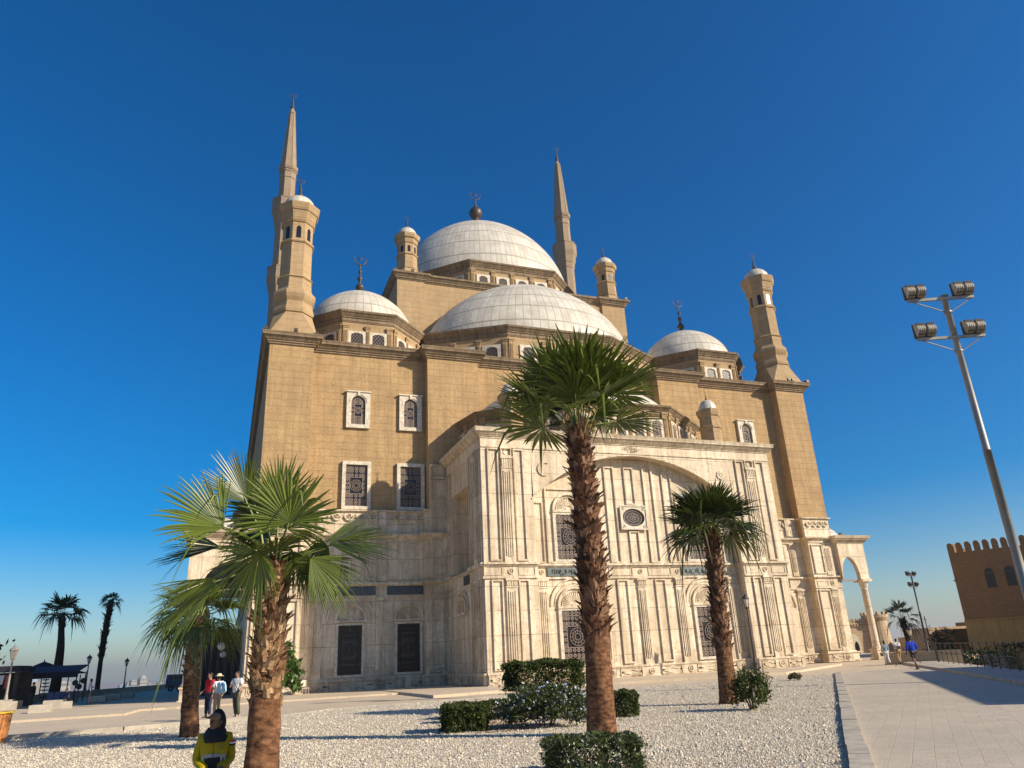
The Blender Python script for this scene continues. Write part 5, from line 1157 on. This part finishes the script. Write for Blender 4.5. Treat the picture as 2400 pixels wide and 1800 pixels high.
# building outside the frame on the right whose shadow crosses the path
b = MB(frame(16.6, -30.6, -.69, -.724)); b.m = frame(16.0, -31.6, -.68, -.733)
SHB = [(14.65, -32.95), (-1.5, -50.6), (6, -57), (24, -41)]
b.m = None; b.prism(SHB, -5, 6.3); tag(b.build('unseen_building', M['brown']), 'plain stone building standing just right of the path railing beyond the picture edge', 'building')
b = MB(); b.prism([(38, -26), (46, -50), (66, -40), (52, -20)], -5.1, 10.5); tag(b.build('unseen_building', M['brown']), 'unseen block added beyond the picture edge to shade the sunken court', 'building')  # unseen block, added to throw shade over the sunken court
M['sand'] = masonry('far_sandstone', (.50, .38, .24), (.45, .34, .21), (.3, .22, .14), 1.0, .5, .012, (.34, .24, .15), .4, (.33, .24, .15), .4)
gt = empty('gothic_building', (0, 0, 0), 0, 'sandstone building with a round tower and pointed twin windows beyond the porch column', 'building')
GM = frame(57.5, 37.7, .945, -.33)
b = MB(GM); b.box(0, 7.0, 0, 10, -4, 4.55); b.box(-.1, 7.0, -.12, 0, 4.1, 4.3); b.build('wall', M['sand'], gt)
for j in range(12): b = MB(GM); b.box(.1+j*.58, .42+j*.58, -.1, .3, 4.55, 4.9); b.build('merlon', M['sand'], gt)
for j in range(16): b = MB(GM); b.box(.1+j*.43, .28+j*.43, -.2, 0, 3.8, 4.1); b.build('corbel', M['sand'], gt)
tw_ = GM @ Vector((8.6, .6, 0)); b = MB(); b.lathe([(1.95, -4), (1.78, 1.5), (1.62, 4.0), (1.62, 4.4), (1.95, 4.9), (1.95, 5.35), (1.6, 5.36)], (tw_.x, tw_.y, 0), 22); b.build('round_tower', M['sand'], gt, False)
for j in range(12): a = j*math.pi/6; b = MB(); b.box(tw_.x+1.8*math.cos(a)-.18, tw_.x+1.8*math.cos(a)+.18, tw_.y+1.8*math.sin(a)-.18, tw_.y+1.8*math.sin(a)+.18, 5.34, 5.75); b.build('merlon', M['sand'], gt)
for cu in (4.2,):
    o_ = MB(GM)
    pa = [(cu-1.1, -.6)]+[(cu-1.1+2.2*(1-math.cos(t)) if False else cu-1.1*math.cos(t)**.8 if t < math.pi/2 else cu, 1.2+1.5*math.sin(t)) for t in [math.pi/2*q/6 for q in range(7)]]
    pb = [(2*cu-x, z) for x, z in pa[::-1]]; o_.extr(pa+pb[1:], -.1, .05); wq = o_.build('window', M['frame'], gt)
    for sx in (-1, 1):
        c2 = cu+sx*.48; g = MB(GM); g.extr([(c2-.33, -.5), (c2+.33, -.5), (c2+.33, 1.0), (c2+.2, 1.45), (c2, 1.7), (c2-.2, 1.45), (c2-.33, 1.0)], -.12, 0); g.build('pane', M['pane'], wq)
b = MB(GM); b.box(-3, 9, -.6, 0, -4, -1.0); b.build('base_step', M['sand'], gt)
fl = empty('flagpole', (64.8, 35.7, 5), 0, 'thin flagpole with a hanging flag behind the round tower', 'flagpole'); b = MB(); b.tube([(0, 0, -2), (0, 0, 7.5)], .07, 6); b.build('pole', M['black'], fl)
b = MB(); b.loft([[(0, 0, 7.3), (.35, .1, 6.9), (.3, .1, 5.6), (0, 0, 5.8)], [(0, .04, 7.3), (.35, .14, 6.9), (.3, .14, 5.6), (0, .04, 5.8)]]); b.build('flag', mat('flag_cloth', (.25, .42, .40), .8), fl)
wallthing('courtyard_wall', 'long plain tan wall beyond the railing on the right', 'wall', [(60, 21), (90, 12), (92, 18), (62, 27)], -6, 2.9, 'sand')
wallthing('ruined_wall', 'broken tan wall with upright piers right of the round tower', 'wall', [(66, 30), (80, 24), (81, 27), (67, 33)], -6, 1.9, 'sand')
for j in range(4):
    x = 63+j*2.1; y = 24.8-j*.8; wallthing('wall_pier', ('first', 'second', 'third', 'last')[j]+' tall pier of the broken wall counted from the round tower', 'pier', [(x, y), (x+.5, y-.2), (x+.6, y+.3), (x+.1, y+.5)], -6, 2.4-.15*j, 'brown', 'piers of the broken wall')
wallthing('roof_block', 'dark flat roof block above the tan wall', 'building', [(75, 24), (96, 17), (98, 24), (77, 31)], 0, 3.6, 'brown')
wallthing('roof_block', 'dark flat roofed hut between the palm and the mast', 'building', [(60, 17.5), (68, 14.8), (69, 18), (61, 21)], -5, 2.55, 'brown')
def hedge_run(label, p0, p1, z0, z1, w, n, seed):
    p0, p1 = Vector(p0), Vector(p1); d = p1-p0; shrub('hedge', label, 'hedge', ((p0.x+p1.x)/2, (p0.y+p1.y)/2, 0), (d.length/2, w, z0, z1), n, .16, 'shade', math.atan2(d.y, d.x), 'box', seed, None, 0, False)
hedge_run('dark hedge in the sunken court left of the fort building', (24, -9), (44, 2.5), -5, -.2, 1.6, 6500, 41)
hedge_run('dark hedge line under the far thin railing', (30, -6), (62, 4), -4, .45, 1.4, 4200, 42)
mp_ = empty('thin_mast', (47.5, 10.1, -1.6), 0, 'thin leaning aerial pole right of the distant floodlight mast', 'pole'); b = MB(); b.tube([(0, 0, 0), (0, 0, 5.6)], .05, 5); b.build('pole', M['black'], mp_); b = MB(); b.tube([(-.3, 0, 5.2), (.3, 0, 5.2)], .03, 4); b.build('crossbar', M['black'], mp_)
wallthing('low_wall', 'low rendered wall in shade at the foot of the railing behind the walkers', 'wall', [(16.6, -13.2), (19.6, -17.0), (20.2, -16.5), (17.2, -12.7)], -.1, .75, 'sand')
# ================================================================ DISTANT CITY
def far_pt(px, py, D):                     # bearing of the block on the plain, at distance D
    d = F_*1+Rv*((px-1200)/1727.37)-Uv*((py-900)/1727.37); k2 = D/math.hypot(d.x, d.y); return CX+d.x*k2, CY+d.y*k2, CZ+d.z*k2
M['city'] = mat('city_concrete', (.33, .30, .26), .8, .3, 0, 0, 0, .1, .01); M['cityw'] = mat('city_windows', (.14, .15, .17), .4); M['cityb'] = mat('city_blue_sheet', (.10, .32, .48), .6); M['cityg'] = mat('city_glass', (.25, .30, .36), .3)
def tower(label, px, py, w, D, m='city', dome_=False, name='tower_block', rot=.5, group='tower blocks on the skyline'):
    x, y, z = far_pt(px, py, D); W_ = w*D/1727.37/.95; t = empty(name, (x, y, -70), rot, label, 'building', group); H = z+70; b = MB()
    b.box(-W_/2, W_/2, -W_/2, W_/2, 0, H); 
    if dome_: b.lathe([(W_*.5, H), (W_*.48, H+W_*.2), (W_*.34, H+W_*.42), (W_*.1, H+W_*.52)], n=16)
    else: b.box(-W_*.3, W_*.2, -W_*.3, W_*.3, H, H+W_*.12)
    b.build('wall', M[m], t); nf = max(3, min(12, int(H/7)))
    for i in range(nf):
        g = MB(); zz = H*(i+.5)/nf; g.box(-W_*.46, W_*.46, -W_*.504, W_*.504, zz, zz+H/nf*.4); g.box(-W_*.504, W_*.504, -W_*.46, W_*.46, zz+.002, zz+H/nf*.4-.002); g.build('window_band', M['cityw'], t)
tower('hazy grey slab tower at the left end of the skyline group', 302, 1600, 9, 2100)
tower('hazy cream tower second in the skyline group', 312, 1595, 10, 2000)
tower('hazy grey tower left of the domed tower', 322, 1598, 9, 2200, 'cityg')
tower('tall domed cream tower, widest of the skyline group', 334, 1591, 13, 1900, 'city', True)
tower('lone grey block left of the skyline group', 284, 1606, 8, 2300, 'cityg')
tower('faint grey tower right of the long blue shed', 374, 1600, 9, 2300, 'cityg')
tower('faint short tower between domed tower and faint right tower', 350, 1603, 7, 2300)
tower('white hotel slab standing beyond the parasol', 147, 1600, 22, 1000, 'city', False, 'hotel_block', .35)
tower('lower white wing beside the hotel slab', 160, 1616, 8, 1000, 'city', False, 'hotel_block', .35)
x, y, z = far_pt(348, 1606, 1300); b = MB(); b.box(-32, 32, -20, 20, 0, z+70); t = b.build('long_shed', M['cityb'], None, False, (x, y, -70)); tag(t, 'long bright blue shed below the skyline towers', 'building')
x, y, z = far_pt(80, 1575, 1400); t = empty('far_dome', (x, y, -70), 0, 'small hazy domed spire beyond the kiosk roof', 'building'); b = MB(); H = z+70-14; b.box(-12, 12, -12, 12, 0, H); b.build('wall', M['city'], t); b = MB(); b.lathe([(7, H), (6.5, H+4), (4, H+8), (1, H+11), (.4, H+20)], n=12); b.build('dome', M['cityg'], t)
b = MB(); rn = random.Random(9)
for i in range(900):
    D = rn.uniform(500, 4200); px = rn.uniform(-200, 560) if i < 700 else rn.uniform(2100, 2500); x, y, _ = far_pt(px, 1600, D); s = rn.uniform(8, 20); h = rn.uniform(6, 26)
    if D < 900: h = min(h, 14)
    b.m = Matrix.Translation((x, y, -70)) @ Matrix.Rotation(rn.uniform(0, 1.5), 4, 'Z'); b.box(-s, s, -s*.7, s*.7, 0, h)
b.m = None; o = b.build('city', M['city']); tag(o, 'low hazy city blocks spread over the plain below the terrace', 'city', None, 'stuff')
# ================================================================ HAZE
hz = MB(); hz.box(-7000, 7000, -7000, 7000, -71.5, 99); hm = bpy.data.materials.new('haze'); hm.use_nodes = True; n = hm.node_tree; n.nodes.remove(n.nodes['Principled BSDF'])
pv = n.nodes.new('ShaderNodeVolumePrincipled'); pv.inputs['Color'].default_value = (.84, .82, .80, 1); pv.inputs['Density'].default_value = 2.1e-4; pv.inputs['Anisotropy'].default_value = .3; n.links.new(pv.outputs[0], n.nodes['Material Output'].inputs['Volume'])
o = hz.build('haze', hm); o['kind'] = 'stuff'; o['label'] = 'thin pale haze lying over the city'; o['category'] = 'haze'
o.display_type = 'WIRE'
# ================================================================ PEOPLE
M['skin'] = mat('skin', (.36, .20, .125), .55, .4); M['skind'] = mat('skin_dark', (.16, .085, .05), .55, .4); M['hair'] = mat('dark_hair', (.018, .014, .012), .6); M['eye'] = mat('eye', (.02, .015, .012), .3); M['lip'] = mat('lips', (.26, .10, .08), .5)
def skin_geo(V, E, Rr, sub=2):
    me = bpy.data.meshes.new('tmp'); me.from_pydata(V, E, []); o = bpy.data.objects.new('tmp', me); COL.objects.link(o)
    o.modifiers.new('s', 'SKIN'); sv = me.skin_vertices[0].data
    for i, r in enumerate(Rr): sv[i].radius = (r, r) if not isinstance(r, tuple) else r
    sv[0].use_root = True
    m2 = o.modifiers.new('u', 'SUBSURF'); m2.levels = sub; m2.render_levels = sub
    dg = bpy.context.evaluated_depsgraph_get(); dg.update(); ev = o.evaluated_get(dg); mm = ev.to_mesh()
    vs = [v.co.copy() for v in mm.vertices]; fs = [list(p.vertices) for p in mm.polygons]; ev.to_mesh_clear(); bpy.data.objects.remove(o); bpy.data.meshes.remove(me); return vs, fs
def add_geo(b, g, mi=0, fn=None):
    k = len(b.v)
    for v in g[0]: b.v.append(fn(v) if fn else v)
    for f in g[1]: b.f.append([i+k for i in f]); b.mi.append(mi)
def blob(b, c, r, n=12, m=8, rot=None, mi=0):
    b.cur = mi; c = Vector(c); rings = []
    for j in range(1, m): 
        t = math.pi*j/m; rings.append([c+((rot or Matrix.Identity(3)) @ Vector((r[0]*math.sin(t)*math.cos(2*math.pi*i/n), r[1]*math.sin(t)*math.sin(2*math.pi*i/n), -r[2]*math.cos(t)))) for i in range(n)])
    b.loft(rings); b.cur = 0
def person(label, x, y, z, yaw, J, shirt, trousers, shoes, sleeves='short', hairs=True, skinm='skin', S=1.0, headturn=0, group=None, shorts=False, shirtfn=None, female=False, sub=2):
    """J: joints in local metres (x right, y forward, z up)"""
    t = empty('person', (x, y, z), yaw, label, 'person', group); t.scale = (S, S, S)
    P = J; names = ['pelvis', 'chest', 'neck', 'head', 'shL', 'elL', 'wrL', 'shR', 'elR', 'wrR', 'hipL', 'knL', 'anL', 'toL', 'hipR', 'knR', 'anR', 'toR', 'waist']
    V = [P[n_] for n_ in names]; ix = {n_: i for i, n_ in enumerate(names)}
    E_ = [('pelvis', 'waist'), ('waist', 'chest'), ('chest', 'neck'), ('neck', 'head'), ('chest', 'shL'), ('shL', 'elL'), ('elL', 'wrL'), ('chest', 'shR'), ('shR', 'elR'), ('elR', 'wrR'), ('pelvis', 'hipL'), ('hipL', 'knL'), ('knL', 'anL'), ('anL', 'toL'), ('pelvis', 'hipR'), ('hipR', 'knR'), ('knR', 'anR'), ('anR', 'toR')]
    rad = dict(pelvis=.125, waist=.12, chest=.14, neck=.05, head=.06, shL=.062, elL=.040, wrL=.026, shR=.062, elR=.040, wrR=.026, hipL=.085, knL=.055, anL=.038, toL=.034, hipR=.085, knR=.055, anR=.038, toR=.034)
    b = MB(); add_geo(b, skin_geo(V, [(ix[a], ix[c]) for a, c in E_], [rad[n_] for n_ in names]))
    hd = Vector(P['head']); Rz = Matrix.Rotation(headturn, 3, 'Z'); F = lambda v: hd+Rz @ Vector(v)
    blob(b, hd, (.072, .092, .115), rot=Rz); blob(b, F((0, .02, -.055)), (.052, .065, .06), rot=Rz)
    b.loft([[F((-.012, .085, .015)), F((.012, .085, .015)), F((.006, .088, .035)), F((-.006, .088, .035))], [F((-.016, .108, -.022)), F((.016, .108, -.022)), F((.004, .098, .02)), F((-.004, .098, .02))], [F((-.012, .088, -.03)), F((.012, .088, -.03)), F((.01, .085, -.02)), F((-.01, .085, -.02))]])
    for s in (-1, 1):
        blob(b, F((s*.074, -.005, -.003)), (.012, .022, .034), 8, 6, Rz); blob(b, F((s*.028, .082, .018)), (.012, .008, .008), 8, 6, Rz, 1); blob(b, F((s*.028, .088, .04)), (.017, .006, .004), 8, 4, Rz, 1)
    blob(b, F((0, .086, -.052)), (.022, .010, .008), 8, 6, Rz, 2)
    for w, e in (('wrL', 'elL'), ('wrR', 'elR')):              # hands: palm, four fingers and a thumb
        wv, ev = Vector(P[w]), Vector(P[e]); d = (wv-ev).normalized(); a = d.cross(Vector((0, 1, 0.2))).normalized(); c = d.cross(a).normalized(); s = 1 if w == 'wrR' else -1
        b.loft([[wv+d*q+a*u*wd+c*v*.013 for u, v in ((-1, -.6), (0, -1), (1, -.6), (1, .6), (0, 1), (-1, .6))] for q, wd in ((-.01, .022), (.03, .036), (.075, .040), (.088, .036))])
        for i_, ln in enumerate((.066, .078, .072, .056)):
            o_ = wv+d*.080+a*(.029-.0195*i_); b.tube([o_, o_+d*ln*.5+c*.006, o_+d*ln*.85+c*.022, o_+d*ln+c*.036], [.0095, .009, .008, .006], 6)
        o_ = wv+d*.022+a*.030; b.tube([o_, o_+a*.028+d*.022+c*.008, o_+a*.036+d*.052+c*.018], [.011, .0095, .007], 6)
    b.build('body', [M[skinm], M['eye'], M['lip']], t, True, None, False)
    up = lambda a, c, k: tuple(Vector(P[a]).lerp(Vector(P[c]), k))
    k_ = {'short': ('up', .8), 'long': ('full', 1)}[sleeves]
    Vs = [P['waist'], up('waist', 'pelvis', .9), P['chest'], up('chest', 'neck', .72), P['shL'], P['shR']]; Es = [(0, 1), (0, 2), (2, 3), (2, 4), (2, 5)]; Rs = [.145, .145, .158, .085, .080, .080]
    if female: Rs[0] = .13
    for sh, el, wr in (('shL', 'elL', 'wrL'), ('shR', 'elR', 'wrR')):
        k0 = 4 if sh == 'shL' else 5
        if sleeves == 'short': Vs.append(up(sh, el, .72)); Es.append((k0, len(Vs)-1)); Rs.append(.066)
        else: Vs.append(P[el]); Es.append((k0, len(Vs)-1)); Rs.append(.062); Vs.append(up(el, wr, .9)); Es.append((len(Vs)-2, len(Vs)-1)); Rs.append(.044)
    g = skin_geo(Vs, Es, Rs, sub); q = MB(); add_geo(q, g)
    if shirtfn:
        q.mi = [shirtfn(sum((q.v[i] for i in f), Vector())/len(f)) for f in q.f]; q.build('jacket', shirt, t, True, None, False)
    else: q.build('shirt', shirt, t, True, None, False)
    Vt = [P['pelvis']]; Et = []; Rt = [.142]
    for h, kn, an in (('hipL', 'knL', 'anL'), ('hipR', 'knR', 'anR')):
        Vt.append(P[h]); Et.append((0, len(Vt)-1)); Rt.append(.105); Vt.append(P[kn] if not shorts else up(h, kn, .85)); Et.append((len(Vt)-2, len(Vt)-1)); Rt.append(.076 if not shorts else .095)
        if not shorts: Vt.append(up(kn, an, .92)); Et.append((len(Vt)-2, len(Vt)-1)); Rt.append(.062)
    q = MB(); add_geo(q, skin_geo(Vt, Et, Rt)); q.build('trousers' if not shorts else 'shorts', trousers, t, True, None, False)
    for an, to in (('anL', 'toL'), ('anR', 'toR')):
        a = Vector(P[an]); c = Vector(P[to]); q = MB(); d = (c-a); d.z = 0; d.normalize(); sd_ = Vector((d.y, -d.x, 0)); base = Vector((a.x, a.y, min(a.z, c.z)))
        q.loft([[base+d*f+sd_*u*w_+Vector((0, 0, hz)) for u, hz in ((-1, -.035), (1, -.035), (1, h0), (0, h1), (-1, h0))] for f, w_, h0, h1 in ((-.07, .03, .03, .05), (-.03, .042, .04, .075), (.08, .045, .01, .04), (.15, .04, -.01, .01), (.18, .02, -.02, -.01))]); q.build('shoe', shoes, t, True, None, False)
    if hairs:
        q = MB(); c = F((0, -.018, .022)); blob(q, c, (.081, .094, .108), 14, 10, Rz)
        q.v = [v if (Rz.transposed() @ (v-hd)).y < .055+(.03 if (v-hd).z > .07 else 0) or (v-hd).z > .085 else hd+Rz @ Vector(((Rz.transposed() @ (v-hd)).x*.8, .04, (v-hd).z)) for v in q.v]
        if female:
            blob(q, F((0, -.065, -.08)), (.075, .045, .14), 12, 8, Rz)
        q.build('hair', M['hair'], t, True, None, False)
    return t, F, Rz
def stand(**k):
    J = dict(pelvis=(0, 0, .95), waist=(0, .0, 1.08), chest=(0, .0, 1.28), neck=(0, .0, 1.47), head=(0, .02, 1.60), shL=(-.185, 0, 1.40), elL=(-.24, -.02, 1.12), wrL=(-.25, .05, .87), shR=(.185, 0, 1.40), elR=(.24, -.02, 1.12), wrR=(.25, .05, .87),
             hipL=(-.09, 0, .90), knL=(-.10, .02, .50), anL=(-.11, -.01, .09), toL=(-.12, .13, .045), hipR=(.09, 0, .90), knR=(.10, .02, .50), anR=(.11, -.01, .09), toR=(.12, .13, .045)); J.update(k); return J
C_ = lambda n_, c, **k: mat(n_, c, .85, .2, 0, .2, 60, .08, 6)
def at_heading(deg): return R(deg)-YAW                 # 0 faces away from the camera
# white shirt man
t, F, Rz = person('man in a white short-sleeved shirt and olive trousers standing beside the nearest palm', -27.45, -24.6, 0, at_heading(160), stand(pelvis=(.03, 0, .95), elR=(.26, .10, 1.14), wrR=(.12, .26, 1.20), elL=(-.26, .06, 1.14), wrL=(-.27, .16, .94), knL=(-.16, .08, .50), anL=(-.20, .02, .09), toL=(-.24, .15, .045), knR=(.02, .04, .5), anR=(-.02, -.02, .09), toR=(0, .12, .045)),
       C_('white_cotton', (.78, .76, .72)), C_('olive_cotton', (.085, .085, .06)), C_('white_trainers', (.7, .68, .64)), S=.98, headturn=R(-25), group='visitors around the mosque')
b = MB(); b.tube([(.16, .05, 1.44), (0, .16, 1.25), (-.17, .12, 1.02), (-.20, 0, .95)], .014, 5); b.build('bag_strap', M['black'], t)
person_r, F, Rz = person('woman in a red shirt and dark blue trousers behind the slim leaning palm', -28.45, -22.9, 0, at_heading(150), stand(wrR=(.24, .16, 1.0)), C_('red_cotton', (.50, .02, .03)), C_('navy_denim', (.03, .035, .07)), M['black'], S=.98, headturn=R(-20), group='visitors around the mosque')
ht, F, Rz = person('person in a straw sun hat carrying a light blue backpack near the porch', -28.12, -23.9, 0, at_heading(60), stand(elR=(.24, .12, 1.16), wrR=(.18, .36, 1.16), elL=(-.24, .12, 1.16), wrL=(-.12, .36, 1.14)), C_('white_tshirt', (.66, .64, .64)), C_('beige_trousers', (.30, .23, .16)), M['black'], S=.93, skinm='skind', hairs=True, group='visitors around the mosque')
b = MB(); hc = F((0, 0, .06)); b.lathe([(.19, -.01), (.19, .0), (.10, .015), (.098, .07), (.07, .095), (.01, .10)], hc, 18); b.build('straw_hat', C_('straw', (.66, .56, .34)), ht, True)
b = MB(); b.loft([[(-.15, -.14, z), (.15, -.14, z), (.14, -.14-d_, z), (-.14, -.14-d_, z)] for z, d_ in ((.98, .12), (1.05, .20), (1.25, .18), (1.42, .08))]); b.build('backpack', C_('pale_blue_print', (.32, .50, .60)), ht)
# three walkers on the path seen from behind
bl, F, Rz = person('man in a bright blue long-sleeved shirt and black shorts walking away on the path', 8.4, -23.3, 0, at_heading(8), stand(pelvis=(0, 0, .95), wrL=(-.30, .08, .90), elL=(-.29, -.04, 1.12), wrR=(.30, .06, .90), elR=(.29, -.04, 1.12), knR=(.10, .10, .50), anR=(.08, .02, .10), knL=(-.08, -.06, .50), anL=(-.04, -.26, .18), toL=(-.04, -.16, .06)), C_('royal_blue_cotton', (.012, .045, .42)), M['black'], M['black'], 'long', S=1.02, skinm='skind', shorts=True, group='visitors around the mosque')
ww, F, Rz = person('person in a white shirt and tan trousers with a black sling bag by the railing', 16.6, -14.5, 0, at_heading(5), stand(knR=(.10, .10, .50), anR=(.10, .14, .09), toR=(.1, .27, .045), anL=(-.1, -.2, .14), toL=(-.1, -.09, .05)), C_('white_shirt', (.74, .70, .66)), C_('tan_trousers', (.40, .27, .15)), M['black'], S=.98, group='visitors around the mosque')
b = MB(); b.loft([[(x, -.20-d_, z) for x, d_ in ((-.16, 0), (.10, 0), (.10, .07), (-.16, .07))] for z in (.98, 1.22)]); b.tube([(-.12, -.2, 1.2), (.02, -.2, 1.34), (.15, -.05, 1.46)], .018, 5); b.build('sling_bag', M['black'], ww)
wg, F, Rz = person('long haired woman in a grey blue top and white trousers with a black handbag', 15.0, -14.95, 0, at_heading(0), stand(knL=(-.1, .08, .5), anL=(-.1, .12, .09), toL=(-.1, .25, .045), anR=(.1, -.16, .12), toR=(.1, -.05, .05)), C_('grey_blue_top', (.22, .30, .34)), C_('white_trousers', (.74, .68, .64)), M['black'], 'long', S=.93, group='visitors around the mosque', female=True)
b = MB(); b.loft([[(x-.33, y, z) for x, y in ((-.04, -.14), (.05, -.14), (.05, .14), (-.04, .14))] for z in (.62, .70, .86)]); b.tube([(-.33, -.1, .86), (-.26, -.02, 1.2), (-.2, 0, 1.44)], .01, 4); b.build('handbag', M['black'], wg)
# far left figures
fm_, F, Rz = person('man in a pale shirt and dark trousers standing at the terrace wall', -37.0, 8.6, 0, at_heading(-60), stand(wrL=(-.2, .3, 1.1), elL=(-.24, .1, 1.14)), C_('pale_blue_shirt', (.42, .46, .56)), M['black'], M['black'], 'long', S=1.02, skinm='skind', group='people in the shade by the terrace wall')
sit = dict(pelvis=(0, 0, .46), waist=(0, .03, .58), chest=(0, .08, .78), neck=(0, .12, .96), head=(0, .15, 1.08), shL=(-.18, .08, .90), elL=(-.24, .18, .66), wrL=(-.16, .36, .55), shR=(.18, .08, .90), elR=(.24, .18, .66), wrR=(.16, .36, .55), hipL=(-.1, .04, .45), knL=(-.15, .44, .47), anL=(-.15, .42, .09), toL=(-.16, .55, .045), hipR=(.1, .04, .45), knR=(.15, .44, .47), anR=(.15, .42, .09), toR=(.16, .55, .045))
person('dark clothed person seated on a stone block beside the standing man', -38.3, 8.1, 0, at_heading(150), dict(sit), C_('dark_blue_jacket', (.05, .06, .13)), M['black'], M['black'], 'long', skinm='skind', group='people in the shade by the terrace wall')
person('dark silhouetted vendor standing under the grey awning', -41.9, 15.2, 0, at_heading(90), stand(), C_('black_coat', (.03, .03, .035)), M['black'], M['black'], 'long', skinm='skind', group='people in the shade by the terrace wall')
person('vendor in a dark red brown top behind the kiosk counter', -44.9, 12.6, 0, at_heading(160), stand(), C_('maroon_coat', (.12, .04, .04)), M['black'], M['black'], 'long', skinm='skind', group='people in the shade by the terrace wall')
# the guard sitting in the palm's shade
GX, GY = -28.07, -45.99
J = dict(pelvis=(0, 0, .40), waist=(0, .01, .52), chest=(0, .0, .72), neck=(0, .02, .90), head=(-.0, .05, 1.035), shL=(-.165, 0, .845), elL=(-.205, -.03, .60), wrL=(-.10, .19, .50), shR=(.165, 0, .845), elR=(.205, .0, .60), wrR=(.07, .21, .49), hipL=(-.1, .04, .39), knL=(-.16, .44, .43), anL=(-.15, .46, .09), toL=(-.16, .60, .045), hipR=(.1, .04, .39), knR=(.16, .44, .43), anR=(.15, .46, .09), toR=(.16, .60, .045))
yl = mat('yellow_jacket', (.36, .27, .0), .6, .3, 0, .2, 60, .06, 5); blk = mat('black_jacket', (.012, .012, .016), .7); gry = mat('reflective_band', (.30, .30, .32), .4)  # yellow darkened so the jacket colour carries the palm's shade
def segd(c, a, e):
    a, e = Vector(a), Vector(e); t_ = max(0, min(1, (c-a).dot(e-a)/(e-a).length_squared)); return (c-a-(e-a)*t_).length
def zone(c):
    if min(segd(c, J['elL'], J['wrL']), segd(c, J['elR'], J['wrR'])) < .066 or min(segd(c, J['shL'], J['elL']), segd(c, J['shR'], J['elR'])) < .080: return 0
    return 0 if c.z > .655 else 2 if c.z > .615 else 1
gd, F, Rz = person('guard in a yellow and black hooded jacket and peaked cap sitting in palm shade', GX, GY, 0, at_heading(197), J, [yl, blk, gry], C_('khaki', (.28, .23, .13)), M['black'], 'long', hairs=False, skinm='skind', S=1.0, headturn=R(-38), shirtfn=zone, sub=3)
q = MB()
hr = []
for j in range(9):
    tt = math.pi*(j)/8*.94; zc = 1.0-.0
    hr.append([F((.118*math.sin(tt)*math.cos(a)*1.0 if False else (.105*math.cos(a)*(math.sin(math.pi*.12+tt*.86))), -.045+(.085-.17*j/8)+.02*math.sin(a), .012+.145*math.sin(a)*(math.sin(math.pi*.12+tt*.86)))) for a in [2*math.pi*i/16 for i in range(16)]])
q.loft(hr, cap0=False); q.build('hood', blk, gd, True, None, False)
q = MB(); q.lathe([(.15, .80), (.16, .86), (.12, .94), (.10, .97)], (0, .01, 0), 16, 0, False); q.build('collar', blk, gd, True, None, False)
q = MB(); blob(q, F((0, .012, .058)), (.079, .094, .055), 14, 8, Rz); q.loft([[F((-.065, .085, .062)), F((.065, .085, .062)), F((.065, .085, .072)), F((-.065, .085, .072))], [F((-.06, .125, .052)), F((.06, .125, .052)), F((.06, .125, .060)), F((-.06, .125, .060))], [F((-.03, .15, .046)), F((.03, .15, .046)), F((.03, .15, .052)), F((-.03, .15, .052))]]); q.build('cap', C_('beige_cap', (.24, .15, .105)), gd, True, None, False)
q = MB(); q.tube([(0, .155, .86), (0, .172, .7), (0, .160, .5)], .005, 4); q.build('zip', blk, gd)
for i_, (c_, z_) in enumerate((((.5, .02, .03), .79), ((.75, .75, .75), .77), ((.02, .02, .02), .75))): q = MB(); q.m = Matrix.Translation((-.212, .055, z_)) @ Matrix.Rotation(.75, 4, 'Z'); q.box(-.034, .034, -.012, .022, 0, .0195); q.build('flag_patch', mat('patch', c_, .8), gd)
q = MB(); q.m = Matrix.Translation((-.085, .150, .75)) @ Matrix.Rotation(0.3, 4, 'Z'); q.annulus(0, 0, .018, .026, -.002, .012, 14); q.box(-.02, .02, .0, .012, -.003, .003); q.build('chest_emblem', mat('olive_print', (.22, .22, .02), .7), gd)
st = MB(); st.loft([[(GX+sx*w_, GY+sy*w_, z) for sx, sy in ((-1, -1), (1, -1), (1, 1), (-1, 1))] for w_, z in ((.20, -.02), (.21, .03), (.20, .26), (.18, .28))]); tag(st.build('stone_block', M['kerb']), 'low stone block under the seated guard', 'stone block')
# white folded picnic cloth / kerbstone at the palm foot
b = MB(); b.loft([[(-27.1+u*.30, -44.9+v*.22, z) for u, v in ((-1, -1), (1, -.6), (.9, 1), (-.8, .7))] for z in (-.02, .06)]); tag(b.build('loose_slab', M['kerb']), 'small pale loose stone slab right of the nearest palm foot', 'stone slab')
